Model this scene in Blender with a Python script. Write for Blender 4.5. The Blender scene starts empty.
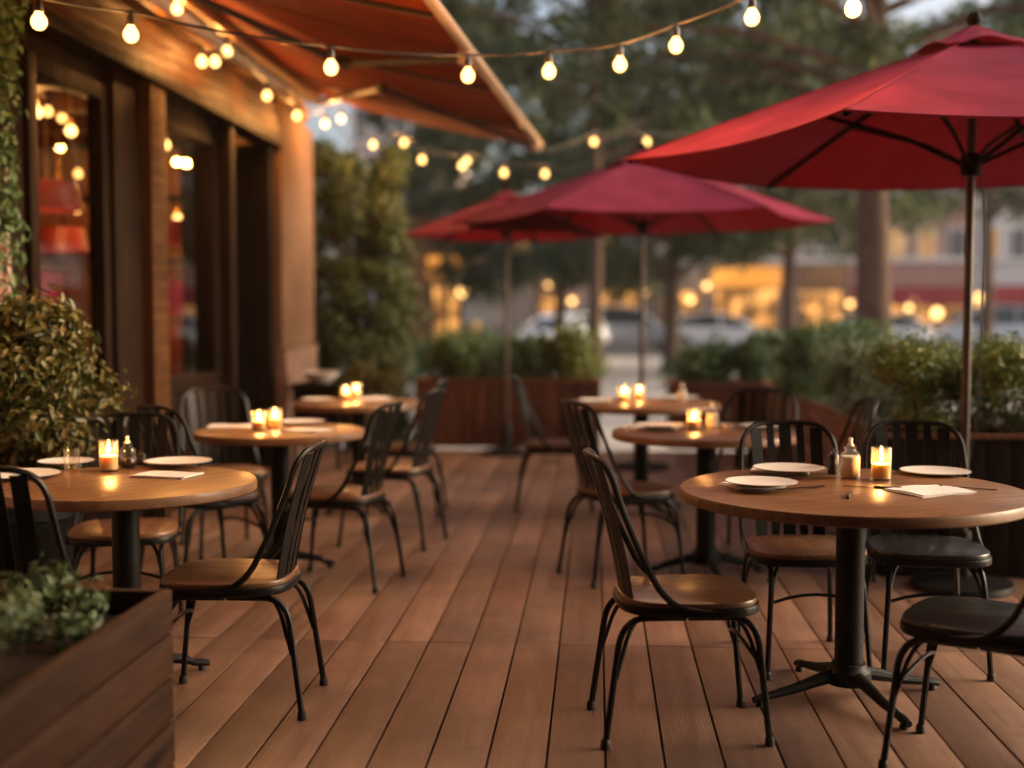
import bpy, bmesh, math, random
import numpy as np
from mathutils import Vector, Matrix

R = math.radians
PI = math.pi
scene = bpy.context.scene
COL = scene.collection
rng = random.Random(7)

# ------------------------------------------------------------------ camera model (used to place things from the photo)
FPX, YAW, PIT, HCAM = 1240.0, R(3.9), R(3.41), 1.38


def ray(u, v):
    a = (u - 512) / FPX
    b = -(v - 384) / FPX
    f = math.cos(PIT) + b * math.sin(PIT)
    z = -math.sin(PIT) + b * math.cos(PIT)
    return (a * math.cos(YAW) - f * math.sin(YAW), a * math.sin(YAW) + f * math.cos(YAW), z, f)


def at(u, v, D):
    x, y, z, f = ray(u, v)
    t = D / f
    return Vector((x * t, y * t, HCAM + z * t))


def on_z(u, v, h=0.0):
    x, y, z, f = ray(u, v)
    t = (h - HCAM) / z
    return Vector((x * t, y * t, h))


# ------------------------------------------------------------------ mesh builder
class MB:
    def __init__(self):
        self.v = []
        self.f = []
        self.a = []      # per-face random attribute
        self.r = 0.5

    def add(self, vs, fs, r=None):
        o = len(self.v)
        self.v.extend([tuple(p) for p in vs])
        self.f.extend([tuple(i + o for i in f) for f in fs])
        self.a.extend([self.r if r is None else r] * len(fs))

    def box(self, x0, x1, y0, y1, z0, z1, r=None, M=None):
        vs = [Vector(p) for p in ((x0, y0, z0), (x1, y0, z0), (x1, y1, z0), (x0, y1, z0),
                                  (x0, y0, z1), (x1, y0, z1), (x1, y1, z1), (x0, y1, z1))]
        if M is not None:
            vs = [M @ p for p in vs]
        self.add(vs, [(0, 3, 2, 1), (4, 5, 6, 7), (0, 1, 5, 4), (1, 2, 6, 5), (2, 3, 7, 6), (3, 0, 4, 7)], r)
        return self

    def bbox(self, x0, x1, y0, y1, z0, z1, b=0.004, r=None, M=None):
        """box with chamfered edges"""
        bm = bmesh.new()
        bmesh.ops.create_cube(bm, size=1)
        for p in bm.verts:
            p.co = Vector((x0 + (p.co.x + .5) * (x1 - x0), y0 + (p.co.y + .5) * (y1 - y0), z0 + (p.co.z + .5) * (z1 - z0)))
        bmesh.ops.bevel(bm, geom=list(bm.edges), offset=b, segments=2, profile=.6, affect='EDGES')
        self.from_bm(bm, r, M)
        return self

    def from_bm(self, bm, r=None, M=None):
        bm.verts.index_update()
        vs = [(M @ p.co) if M is not None else p.co.copy() for p in bm.verts]
        fs = [tuple(q.index for q in f.verts) for f in bm.faces]
        self.add(vs, fs, r)
        bm.free()

    def tube(self, pts, rad, n=8, caps=True, r=None, flat=None):
        """tube along a path; rad number or list; flat=(w,t) gives a flat bar"""
        pts = [Vector(p) for p in pts]
        m = len(pts)
        rads = rad if isinstance(rad, (list, tuple)) else [rad] * m
        T = []
        for i in range(m):
            a = pts[max(0, i - 1)]
            b = pts[min(m - 1, i + 1)]
            t = (b - a)
            T.append(t.normalized() if t.length > 1e-9 else Vector((0, 0, 1)))
        up = Vector((0, 0, 1)) if abs(T[0].z) < .9 else Vector((1, 0, 0))
        nrm = (up - T[0] * up.dot(T[0])).normalized()
        vs, fs = [], []
        for i in range(m):
            nrm = (nrm - T[i] * nrm.dot(T[i])).normalized()
            bi = T[i].cross(nrm)
            for k in range(n):
                a = 2 * PI * k / n
                vs.append(pts[i] + (nrm * math.cos(a) + bi * math.sin(a)) * rads[i])
        for i in range(m - 1):
            for k in range(n):
                k2 = (k + 1) % n
                fs.append((i * n + k, i * n + k2, (i + 1) * n + k2, (i + 1) * n + k))
        if caps:
            fs.append(tuple(reversed(range(n))))
            fs.append(tuple((m - 1) * n + k for k in range(n)))
        self.add(vs, fs, r)
        return self

    def strip(self, pts, sides, w, t, r=None):
        """flat bar along pts, 'sides' = unit vectors across the width"""
        vs, fs = [], []
        m = len(pts)
        for i in range(m):
            p = Vector(pts[i])
            s = Vector(sides[i])
            tg = (Vector(pts[min(m - 1, i + 1)]) - Vector(pts[max(0, i - 1)])).normalized()
            nn = tg.cross(s).normalized()
            for a, b in ((-1, -1), (1, -1), (1, 1), (-1, 1)):
                vs.append(p + s * (a * w / 2) + nn * (b * t / 2))
        for i in range(m - 1):
            for k in range(4):
                k2 = (k + 1) % 4
                fs.append((i * 4 + k, i * 4 + k2, (i + 1) * 4 + k2, (i + 1) * 4 + k))
        fs.append((3, 2, 1, 0))
        fs.append(tuple((m - 1) * 4 + k for k in range(4)))
        self.add(vs, fs, r)
        return self

    def lathe(self, prof, c=(0, 0, 0), n=24, r=None, M=None):
        """prof: list of (radius, z) from bottom to top; radius 0 closes"""
        vs, fs, rows = [], [], []
        for (rr, z) in prof:
            if rr < 1e-6:
                rows.append([len(vs)])
                vs.append(Vector((c[0], c[1], c[2] + z)))
            else:
                rows.append(list(range(len(vs), len(vs) + n)))
                for k in range(n):
                    a = 2 * PI * k / n
                    vs.append(Vector((c[0] + rr * math.cos(a), c[1] + rr * math.sin(a), c[2] + z)))
        for A, B in zip(rows[:-1], rows[1:]):
            if len(A) == 1 and len(B) == 1:
                continue
            for k in range(n):
                k2 = (k + 1) % n
                if len(A) == 1:
                    fs.append((A[0], B[k2], B[k]))
                elif len(B) == 1:
                    fs.append((A[k], A[k2], B[0]))
                else:
                    fs.append((A[k], A[k2], B[k2], B[k]))
        if M is not None:
            vs = [M @ p for p in vs]
        self.add(vs, fs, r)
        return self

    def prism(self, poly, z0, z1, bev=0.0, r=None, M=None):
        """extruded polygon (list of xy) with bevelled top and bottom edges"""
        n = len(poly)
        cx = sum(p[0] for p in poly) / n
        cy = sum(p[1] for p in poly) / n

        def ring(s, z):
            out = []
            for (x, y) in poly:
                d = math.hypot(x - cx, y - cy) or 1
                k = max(0, (d - s) / d)
                out.append(Vector((cx + (x - cx) * k, cy + (y - cy) * k, z)))
            return out
        if bev > 0:
            rings = [ring(bev, z0), ring(bev * .3, z0 + bev * .3), ring(0, z0 + bev), ring(0, z1 - bev), ring(bev * .3, z1 - bev * .3), ring(bev, z1)]
        else:
            rings = [ring(0, z0), ring(0, z1)]
        vs = [p for g in rings for p in g]
        fs = [tuple(reversed(range(n)))]
        for i in range(len(rings) - 1):
            for k in range(n):
                k2 = (k + 1) % n
                fs.append((i * n + k, i * n + k2, (i + 1) * n + k2, (i + 1) * n + k))
        fs.append(tuple((len(rings) - 1) * n + k for k in range(n)))
        if M is not None:
            vs = [M @ p for p in vs]
        self.add(vs, fs, r)
        return self

    def build(self, name, mat, parent=None, smooth=35):
        me = bpy.data.meshes.new(name)
        me.from_pydata([tuple(p) for p in self.v], [], self.f)
        at_ = me.attributes.new('rnd', 'FLOAT', 'FACE')
        at_.data.foreach_set('value', np.array(self.a, dtype=np.float32))
        me.materials.append(mat)
        if smooth:
            bm = bmesh.new()
            bm.from_mesh(me)
            bmesh.ops.recalc_face_normals(bm, faces=bm.faces)
            lim = R(smooth)
            for e in bm.edges:
                if len(e.link_faces) == 2:
                    e.smooth = e.calc_face_angle(0) < lim
                else:
                    e.smooth = True
            for f in bm.faces:
                f.smooth = True
            bm.to_mesh(me)
            bm.free()
        o = bpy.data.objects.new(name, me)
        COL.objects.link(o)
        if parent:
            o.parent = parent
        return o


def tag(o, label=None, cat=None, group=None, kind=None):
    if label:
        o['label'] = label
    if cat:
        o['category'] = cat
    if group:
        o['group'] = group
    if kind:
        o['kind'] = kind
    return o


def thing(name, label, cat, loc=(0, 0, 0), rz=0.0, group=None):
    o = bpy.data.objects.new(name, None)
    COL.objects.link(o)
    o.empty_display_size = .1
    o.location = loc
    o.rotation_euler = (0, 0, rz)
    return tag(o, label, cat, group)


def dup(root, loc, rz=0.0, label=None, group=None, scale=None):
    kids = {}
    for o in list(bpy.data.objects):
        if o.parent:
            kids.setdefault(o.parent.name, []).append(o)
    r = root.copy()
    COL.objects.link(r)
    r.location = loc
    r.rotation_euler = (0, 0, rz)
    if scale:
        r.scale = scale
    if label:
        r['label'] = label
    if group:
        r['group'] = group
    for ch in kids.get(root.name, []):
        c = ch.copy()
        COL.objects.link(c)
        c.parent = r
        for g in kids.get(ch.name, []):
            d = g.copy()
            COL.objects.link(d)
            d.parent = c
    return r


# ------------------------------------------------------------------ materials
def newmat(name):
    m = bpy.data.materials.new(name)
    m.use_nodes = True
    nt = m.node_tree
    nt.nodes.clear()
    out = nt.nodes.new('ShaderNodeOutputMaterial')
    return m, nt, out


def N(nt, t, **kw):
    n = nt.nodes.new(t)
    for k, v in kw.items():
        if k in n.inputs:
            n.inputs[k].default_value = v
        else:
            setattr(n, k, v)
    return n


def L(nt, a, b):
    nt.links.new(a, b)


def c4(c):
    return (c[0], c[1], c[2], 1)


def ramp(nt, src, stops):
    n = nt.nodes.new('ShaderNodeValToRGB')
    el = n.color_ramp.elements
    while len(el) < len(stops):
        el.new(.5)
    for e, (p, c) in zip(el, stops):
        e.position = p
        e.color = c4(c)
    L(nt, src, n.inputs[0])
    return n.outputs[0]


def math_(nt, op, a, b=None, c=None):
    n = nt.nodes.new('ShaderNodeMath')
    n.operation = op
    for i, x in enumerate((a, b, c)):
        if x is None:
            continue
        if isinstance(x, (int, float)):
            n.inputs[i].default_value = x
        else:
            L(nt, x, n.inputs[i])
    return n.outputs[0]


def mix(nt, fac, a, b, mode='MIX'):
    n = nt.nodes.new('ShaderNodeMix')
    n.data_type = 'RGBA'
    n.blend_type = mode
    ins = [i for i in n.inputs if i.type == 'RGBA']
    if isinstance(fac, (int, float)):
        n.inputs[0].default_value = fac
    else:
        L(nt, fac, n.inputs[0])
    for i, x in zip(ins, (a, b)):
        if isinstance(x, tuple):
            i.default_value = c4(x)
        else:
            L(nt, x, i)
    return [o for o in n.outputs if o.type == 'RGBA'][0]


def obj_coords(nt, scale=(1, 1, 1), space='Object'):
    tc = N(nt, 'ShaderNodeTexCoord')
    mp = N(nt, 'ShaderNodeMapping')
    mp.inputs['Scale'].default_value = scale
    L(nt, tc.outputs[space], mp.inputs[0])
    return mp.outputs[0]


def noise(nt, vec, scale, detail=4, rough=.55, out='Fac'):
    n = N(nt, 'ShaderNodeTexNoise', Scale=scale, Detail=detail, Roughness=rough)
    L(nt, vec, n.inputs['Vector'])
    return n.outputs[out]


def attr(nt, name='rnd'):
    n = N(nt, 'ShaderNodeAttribute', attribute_name=name)
    return n.outputs['Fac']


def plain(name, col, rough=.5, metal=0.0, var=.25, scale=6.0, bump=.0, spec=.5, coat=0.0, bscale=40.0):
    """base colour broken by two scales of noise, uneven gloss"""
    m, nt, out = newmat(name)
    b = N(nt, 'ShaderNodeBsdfPrincipled')
    v = obj_coords(nt)
    n1 = noise(nt, v, scale, 5)
    n2 = noise(nt, v, scale * 7, 3)
    s = math_(nt, 'ADD', math_(nt, 'MULTIPLY', n1, .65), math_(nt, 'MULTIPLY', n2, .35))
    lo = tuple(max(0, x * (1 - var)) for x in col)
    hi = tuple(min(1, x * (1 + var)) for x in col)
    L(nt, ramp(nt, s, [(.3, lo), (.7, hi)]), b.inputs['Base Color'])
    L(nt, ramp(nt, n2, [(.3, (rough * .8,) * 3), (.7, (min(1, rough * 1.2),) * 3)]), b.inputs['Roughness'])
    b.inputs['Metallic'].default_value = metal
    b.inputs['Specular IOR Level'].default_value = spec
    b.inputs['Coat Weight'].default_value = coat
    if bump:
        bp = N(nt, 'ShaderNodeBump', Strength=bump, Distance=.004)
        L(nt, noise(nt, v, bscale, 4), bp.inputs['Height'])
        L(nt, bp.outputs[0], b.inputs['Normal'])
    L(nt, b.outputs[0], out.inputs[0])
    return m


def wood(name, dark, light, axis='x', scale=1.0, rough=.45, bump=.25, coat=0.0, knots=False, vary=.35, spec=.5, rings=False):
    """streaked grain along an axis, per-plank tone from the mesh"""
    m, nt, out = newmat(name)
    b = N(nt, 'ShaderNodeBsdfPrincipled')
    st = {'x': (1.2, 14, 14), 'y': (14, 1.2, 14), 'z': (14, 14, 1.2)}[axis]
    v = obj_coords(nt, tuple(s * scale for s in st))
    r = attr(nt)
    off = N(nt, 'ShaderNodeVectorMath', operation='ADD')
    cmb = N(nt, 'ShaderNodeCombineXYZ')
    for i in range(3):
        L(nt, math_(nt, 'MULTIPLY', r, 37.0 + i * 11), cmb.inputs[i])
    L(nt, v, off.inputs[0])
    L(nt, cmb.outputs[0], off.inputs[1])
    vv = off.outputs[0]
    n0 = noise(nt, vv, .8, 3, .5)
    wv = N(nt, 'ShaderNodeVectorMath', operation='MULTIPLY_ADD')
    L(nt, vv, wv.inputs[0])
    wv.inputs[1].default_value = (1, 1, 1)
    nd = N(nt, 'ShaderNodeTexNoise', Scale=.5, Detail=2.0)
    L(nt, vv, nd.inputs['Vector'])
    L(nt, nd.outputs['Color'], wv.inputs[2])
    n1 = noise(nt, wv.outputs[0], 2.2, 6, .62)
    n2 = noise(nt, wv.outputs[0], 9.0, 4, .6)
    g = math_(nt, 'ADD', math_(nt, 'MULTIPLY', n1, .7), math_(nt, 'MULTIPLY', n2, .3))
    mid = tuple((a + c) / 2 for a, c in zip(dark, light))
    col = ramp(nt, g, [(.30, dark), (.5, mid), (.72, light)])
    tone = math_(nt, 'ADD', 1 - vary / 2, math_(nt, 'MULTIPLY', r, vary))
    tc = N(nt, 'ShaderNodeCombineColor')
    for i in range(3):
        L(nt, tone, tc.inputs[i])
    col = mix(nt, 1.0, col, tc.outputs[0], 'MULTIPLY')
    big = noise(nt, obj_coords(nt), 2.5, 4)
    col = mix(nt, ramp(nt, big, [(.45, (0, 0, 0)), (.75, (.5,) * 3)]), col, tuple(x * .55 for x in dark))
    if knots:
        vo = N(nt, 'ShaderNodeTexVoronoi', Scale=.55)
        L(nt, vv, vo.inputs['Vector'])
        col = mix(nt, ramp(nt, vo.outputs['Distance'], [(.05, (1, 1, 1)), (.16, (0, 0, 0))]), col, tuple(x * .3 for x in dark))
    if rings:
        # old glass rings and scratches worn into the oil
        vo = N(nt, 'ShaderNodeTexVoronoi', Scale=4.2)
        L(nt, obj_coords(nt, (1, 1, 0)), vo.inputs['Vector'])
        rg = math_(nt, 'ABSOLUTE', math_(nt, 'SUBTRACT', vo.outputs['Distance'], .16))
        brk = noise(nt, obj_coords(nt), 11, 2)
        k_ = math_(nt, 'MULTIPLY', ramp(nt, rg, [(.006, (.6,) * 3), (.016, (0, 0, 0))]), ramp(nt, brk, [(.45, (0, 0, 0)), (.6, (1, 1, 1))]))
        col = mix(nt, k_, col, tuple(x * .4 for x in dark))
        sc = noise(nt, obj_coords(nt, (60, 3, 1)), 3, 2)
        col = mix(nt, ramp(nt, sc, [(.68, (0, 0, 0)), (.72, (.35,) * 3)]), col, light)
    L(nt, col, b.inputs['Base Color'])
    L(nt, ramp(nt, n1, [(.3, (rough * 1.25,) * 3), (.7, (rough * .8,) * 3)]), b.inputs['Roughness'])
    b.inputs['Coat Weight'].default_value = coat
    b.inputs['Coat Roughness'].default_value = .25
    b.inputs['Specular IOR Level'].default_value = spec
    bp = N(nt, 'ShaderNodeBump', Strength=bump, Distance=.002)
    L(nt, g, bp.inputs['Height'])
    L(nt, bp.outputs[0], b.inputs['Normal'])
    L(nt, b.outputs[0], out.inputs[0])
    return m


def fabric(name, col, trans=.3, var=.12, weave=700, through=None):
    m, nt, out = newmat(name)
    b = N(nt, 'ShaderNodeBsdfPrincipled', Roughness=.85)
    b.inputs['Specular IOR Level'].default_value = .08
    v = obj_coords(nt)
    n1 = noise(nt, v, 3, 5)
    c = ramp(nt, n1, [(.3, tuple(x * (1 - var) for x in col)), (.7, tuple(min(1, x * (1 + var)) for x in col))])
    L(nt, c, b.inputs['Base Color'])
    t = N(nt, 'ShaderNodeBsdfTranslucent')
    if through:
        t.inputs[0].default_value = c4(through)
    else:
        L(nt, c, t.inputs[0])
    bp = N(nt, 'ShaderNodeBump', Strength=.35, Distance=.03)
    L(nt, math_(nt, 'ADD', noise(nt, v, 5, 3), math_(nt, 'MULTIPLY', noise(nt, v, weave, 1), .05)), bp.inputs['Height'])
    L(nt, bp.outputs[0], b.inputs['Normal'])
    mx = N(nt, 'ShaderNodeMixShader', Fac=trans)
    L(nt, b.outputs[0], mx.inputs[1])
    L(nt, t.outputs[0], mx.inputs[2])
    L(nt, mx.outputs[0], out.inputs[0])
    return m


def leafmat(name, stops, rough=.45, trans=.25):
    m, nt, out = newmat(name)
    r = attr(nt)
    v = obj_coords(nt)
    big = noise(nt, v, 2.2, 3)
    k = math_(nt, 'ADD', math_(nt, 'MULTIPLY', r, .65), math_(nt, 'MULTIPLY', big, .35))
    n = len(stops)
    c = ramp(nt, k, [(.15 + .7 * i / (n - 1), s) for i, s in enumerate(stops)])
    b = N(nt, 'ShaderNodeBsdfPrincipled', Roughness=rough)
    b.inputs['Specular IOR Level'].default_value = .35
    L(nt, c, b.inputs['Base Color'])
    t = N(nt, 'ShaderNodeBsdfTranslucent')
    L(nt, c, t.inputs[0])
    mx = N(nt, 'ShaderNodeMixShader', Fac=trans)
    L(nt, b.outputs[0], mx.inputs[1])
    L(nt, t.outputs[0], mx.inputs[2])
    L(nt, mx.outputs[0], out.inputs[0])
    return m


def glassmat(name, tint=(1, 1, 1), ior=1.45, rough=.02, clear=1.0, frost=0.0):
    """thin pane: see-through with fresnel reflections"""
    m, nt, out = newmat(name)
    tr = N(nt, 'ShaderNodeBsdfTransparent')
    tr.inputs[0].default_value = c4(tint)
    gl = N(nt, 'ShaderNodeBsdfGlossy', Roughness=rough)
    gl.inputs[0].default_value = (1, 1, 1, 1)
    lw = N(nt, 'ShaderNodeLayerWeight', Blend=.5)
    fr = math_(nt, 'ADD', .035, math_(nt, 'MULTIPLY', math_(nt, 'POWER', lw.outputs['Facing'], 4.0), .75))
    mx = N(nt, 'ShaderNodeMixShader')
    L(nt, math_(nt, 'MINIMUM', math_(nt, 'MULTIPLY', fr, clear), 1.0), mx.inputs[0])
    if frost:
        tl = N(nt, 'ShaderNodeBsdfTranslucent')
        tl.inputs[0].default_value = c4(tint)
        m2 = N(nt, 'ShaderNodeMixShader', Fac=frost)
        L(nt, tr.outputs[0], m2.inputs[1])
        L(nt, tl.outputs[0], m2.inputs[2])
        tr = m2
    L(nt, tr.outputs[0], mx.inputs[1])
    L(nt, gl.outputs[0], mx.inputs[2])
    L(nt, mx.outputs[0], out.inputs[0])
    return m


def glow(name, col, strength, through=True):
    """something that gives off light; see-through so the lamp inside it can shine out"""
    m, nt, out = newmat(name)
    e = N(nt, 'ShaderNodeEmission', Strength=strength)
    e.inputs[0].default_value = c4(col)
    if through:
        t = N(nt, 'ShaderNodeBsdfTransparent')
        a = N(nt, 'ShaderNodeAddShader')
        L(nt, e.outputs[0], a.inputs[0])
        L(nt, t.outputs[0], a.inputs[1])
        L(nt, a.outputs[0], out.inputs[0])
    else:
        L(nt, e.outputs[0], out.inputs[0])
    return m


def lit_window(name, ca, cb, strength, sc=1.2, lo=.32, hi=.68):
    """lit interior seen through a far window: uneven warm light"""
    m, nt, out = newmat(name)
    v = obj_coords(nt)
    n = noise(nt, v, sc, 4, .6)
    c = ramp(nt, n, [(lo, ca), ((lo + hi) / 2, tuple(.6 * a + .25 * b for a, b in zip(ca, cb))), (hi, cb)])
    e = N(nt, 'ShaderNodeEmission', Strength=strength)
    L(nt, c, e.inputs[0])
    g = N(nt, 'ShaderNodeBsdfGlossy', Roughness=.1)
    mx = N(nt, 'ShaderNodeMixShader', Fac=.04)
    L(nt, e.outputs[0], mx.inputs[1])
    L(nt, g.outputs[0], mx.inputs[2])
    L(nt, mx.outputs[0], out.inputs[0])
    return m


def brickmat(name, a, b_, mortar, sc=1.0):
    m, nt, out = newmat(name)
    b = N(nt, 'ShaderNodeBsdfPrincipled', Roughness=.85)
    tc = N(nt, 'ShaderNodeTexCoord')
    sep = N(nt, 'ShaderNodeSeparateXYZ')
    L(nt, tc.outputs['Object'], sep.inputs[0])
    cm = N(nt, 'ShaderNodeCombineXYZ')
    L(nt, math_(nt, 'ADD', sep.outputs[0], sep.outputs[1]), cm.inputs[0])
    L(nt, sep.outputs[2], cm.inputs[1])
    br = N(nt, 'ShaderNodeTexBrick', Scale=sc)
    br.inputs['Color1'].default_value = c4(a)
    br.inputs['Color2'].default_value = c4(b_)
    br.inputs['Mortar'].default_value = c4(mortar)
    br.inputs['Brick Width'].default_value = .22
    br.inputs['Row Height'].default_value = .075
    br.inputs['Mortar Size'].default_value = .008
    L(nt, cm.outputs[0], br.inputs['Vector'])
    n = noise(nt, tc.outputs['Object'], 3, 5)
    col = mix(nt, 1.0, br.outputs['Color'], ramp(nt, n, [(.3, (.7, .7, .7)), (.7, (1.15, 1.12, 1.1))]), 'MULTIPLY')
    L(nt, col, b.inputs['Base Color'])
    bp = N(nt, 'ShaderNodeBump', Strength=.5, Distance=.006)
    bp.invert = True
    L(nt, br.outputs['Fac'], bp.inputs['Height'])
    L(nt, bp.outputs[0], b.inputs['Normal'])
    L(nt, b.outputs[0], out.inputs[0])
    return m


def deckmat():
    m, nt, out = newmat('composite deck boards')
    b = N(nt, 'ShaderNodeBsdfPrincipled')
    b.inputs['Specular IOR Level'].default_value = .5
    tc = N(nt, 'ShaderNodeTexCoord')
    r = attr(nt)
    mp = N(nt, 'ShaderNodeMapping')
    mp.inputs['Scale'].default_value = (16, 1.1, 16)
    L(nt, tc.outputs['Object'], mp.inputs[0])
    off = N(nt, 'ShaderNodeVectorMath', operation='ADD')
    cmb = N(nt, 'ShaderNodeCombineXYZ')
    L(nt, math_(nt, 'MULTIPLY', r, 53.0), cmb.inputs[1])
    L(nt, math_(nt, 'MULTIPLY', r, 31.0), cmb.inputs[2])
    L(nt, mp.outputs[0], off.inputs[0])
    L(nt, cmb.outputs[0], off.inputs[1])
    g1 = noise(nt, off.outputs[0], 1.6, 7, .62)
    g2 = noise(nt, off.outputs[0], 12, 4, .6)
    g = math_(nt, 'ADD', math_(nt, 'MULTIPLY', g1, .7), math_(nt, 'MULTIPLY', g2, .3))
    col = ramp(nt, g, [(.28, (.12, .062, .038)), (.5, (.205, .112, .072)), (.74, (.285, .172, .118))])
    tone = math_(nt, 'ADD', .70, math_(nt, 'MULTIPLY', r, .56))
    cc = N(nt, 'ShaderNodeCombineColor')
    for i in range(3):
        L(nt, tone, cc.inputs[i])
    col = mix(nt, 1.0, col, cc.outputs[0], 'MULTIPLY')
    # worn scuffs and old spills
    st = noise(nt, tc.outputs['Object'], 1.3, 6, .6)
    col = mix(nt, ramp(nt, st, [(.47, (0, 0, 0)), (.68, (.65,) * 3)]), col, (.085, .045, .032))
    sp = noise(nt, tc.outputs['Object'], 9, 3, .5)
    col = mix(nt, ramp(nt, sp, [(.66, (0, 0, 0)), (.74, (.4,) * 3)]), col, (.07, .04, .028))
    L(nt, col, b.inputs['Base Color'])
    L(nt, ramp(nt, st, [(.3, (.30,) * 3), (.7, (.52,) * 3)]), b.inputs['Roughness'])
    sep = N(nt, 'ShaderNodeSeparateXYZ')
    L(nt, tc.outputs['Object'], sep.inputs[0])
    w = math_(nt, 'SINE', math_(nt, 'MULTIPLY', sep.outputs[0], 2 * PI / .0091))
    h = math_(nt, 'ADD', math_(nt, 'MULTIPLY', w, .5), math_(nt, 'MULTIPLY', g, .8))
    bp = N(nt, 'ShaderNodeBump', Strength=.55, Distance=.0016)
    L(nt, h, bp.inputs['Height'])
    L(nt, bp.outputs[0], b.inputs['Normal'])
    L(nt, b.outputs[0], out.inputs[0])
    return m


M = {}
M['deck'] = deckmat()
M['black_metal'] = plain('worn black painted steel', (.008, .007, .0065), .36, 0, .5, 30, .1, .2)
M['iron'] = plain('black cast iron', (.007, .0065, .006), .5, 0, .4, 20, .3, .15, 0, 120)
M['rubber'] = plain('black rubber', (.012, .011, .01), .7)
M['seat_wood'] = wood('varnished brown seat wood', (.075, .031, .014), (.26, .120, .054), 'y', 1.4, .36, .15, .25)
M['dark_seat'] = wood('dark seat wood', (.008, .007, .006), (.03, .026, .023), 'y', 1.4, .3, .15, .2)
M['table_wood'] = wood('oiled oak tabletop', (.10, .042, .015), (.29, .132, .05), 'x', 1.0, .36, .15, .12, False, .35, .5, True)
M['table_edge'] = wood('oak table edging', (.12, .05, .02), (.30, .145, .065), 'x', 1.0, .4, .15)
M['planter_wood'] = wood('stained pine planks', (.017, .0062, .003), (.056, .023, .011), 'y', .8, .7, .5, 0, True, .5, .15)
M['planter_red'] = wood('red brown upright boards', (.05, .018, .011), (.15, .058, .033), 'z', .8, .6, .4, 0, False, .6, .2)
M['planter_red_y'] = wood('red brown long boards', (.07, .026, .015), (.38, .16, .085), 'y', .8, .6, .4, 0, False, .6, .2)
M['dark_wood'] = wood('dark stained joinery', (.005, .0023, .0012), (.021, .009, .004), 'z', .8, .55, .2, 0, False, .35, .05)
M['fascia'] = wood('warm brown fascia boards', (.024, .008, .003), (.085, .036, .012), 'y', .7, .55, .3, 0, False, .35, .06)
M['pole_wood'] = wood('dark varnished pole wood', (.02, .009, .005), (.075, .035, .018), 'z', 2.0, .38, .1, .3)
M['rust_fabric'] = fabric('rust orange awning canvas', (.17, .030, .007), .22, .3, 700, (.42, .06, .008))
M['umb_red'] = fabric('crimson umbrella canvas', (.25, .030, .058), .30, .28, 700, (.55, .012, .022))
M['plate'] = plain('off white stoneware', (.68, .64, .58), .5, 0, .05, 6, 0, .3, 0)
M['plate_rim'] = plain('bare grey stoneware rim', (.33, .30, .27), .5, 0, .1)
M['napkin'] = plain('white linen', (.72, .68, .63), .9, 0, .06, 40, .3, .2, 0, 500)
M['steel'] = plain('brushed steel', (.35, .33, .31), .3, 1.0, .2, 40)
M['dark_steel'] = plain('dark steel cutlery', (.08, .075, .07), .35, 1.0, .2, 40)
M['wax'] = plain('ivory candle wax', (.88, .76, .56), .5, 0, .06)
for nd in M['wax'].node_tree.nodes:
    if nd.type == 'BSDF_PRINCIPLED':
        nd.inputs['Subsurface Weight'].default_value = 1
        nd.inputs['Subsurface Radius'].default_value = (1.0, .8, .5)
        nd.inputs['Subsurface Scale'].default_value = .016
M['wick'] = plain('charred wick', (.01, .009, .008), .9)
M['cream_glaze'] = plain('cream sauce', (.78, .70, .58), .35, 0, .12, 30)
M['soy'] = plain('dark soy sauce', (.02, .008, .005), .2)
M['shaker'] = plain('black pepper mill', (.02, .016, .014), .3)
M['glass'] = glassmat('clear drinking glass', (.97, .95, .92), 1.45, .02, 1.0, .03)
M['amber_glass'] = glassmat('smoky amber glass', (.96, .87, .73), 1.45, .04, 1.0, .035)
M['pane'] = glassmat('window pane', (.90, .86, .80), 1.5, .012, .8)
M['cord'] = plain('black rubber cord', (.02, .018, .017), .5)
M['brass'] = plain('aged brass', (.45, .28, .10), .35, 1.0, .3, 30)
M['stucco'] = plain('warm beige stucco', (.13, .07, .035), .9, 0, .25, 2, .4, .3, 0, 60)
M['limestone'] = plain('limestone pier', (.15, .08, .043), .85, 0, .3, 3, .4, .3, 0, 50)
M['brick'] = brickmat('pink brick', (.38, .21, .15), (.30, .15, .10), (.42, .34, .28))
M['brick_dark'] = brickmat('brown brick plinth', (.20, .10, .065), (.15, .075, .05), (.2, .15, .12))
M['alu'] = plain('tan painted aluminium', (.30, .20, .13), .4, .3, .15)
M['dark_alu'] = plain('dark bronze aluminium', (.035, .022, .015), .4, .4, .2)
M['soil'] = plain('potting soil', (.03, .02, .014), .95, 0, .5, 20, .8, .2, 0, 80)
M['paving'] = None
M['bulb'] = glow('lit filament bulb', (1.0, .52, .15), 1.45)
M['globe'] = glow('lit globe lamp', (1.0, .52, .17), 2.5)
M['flame'] = glow('candle flame', (1.0, .60, .20), 14)

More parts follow.
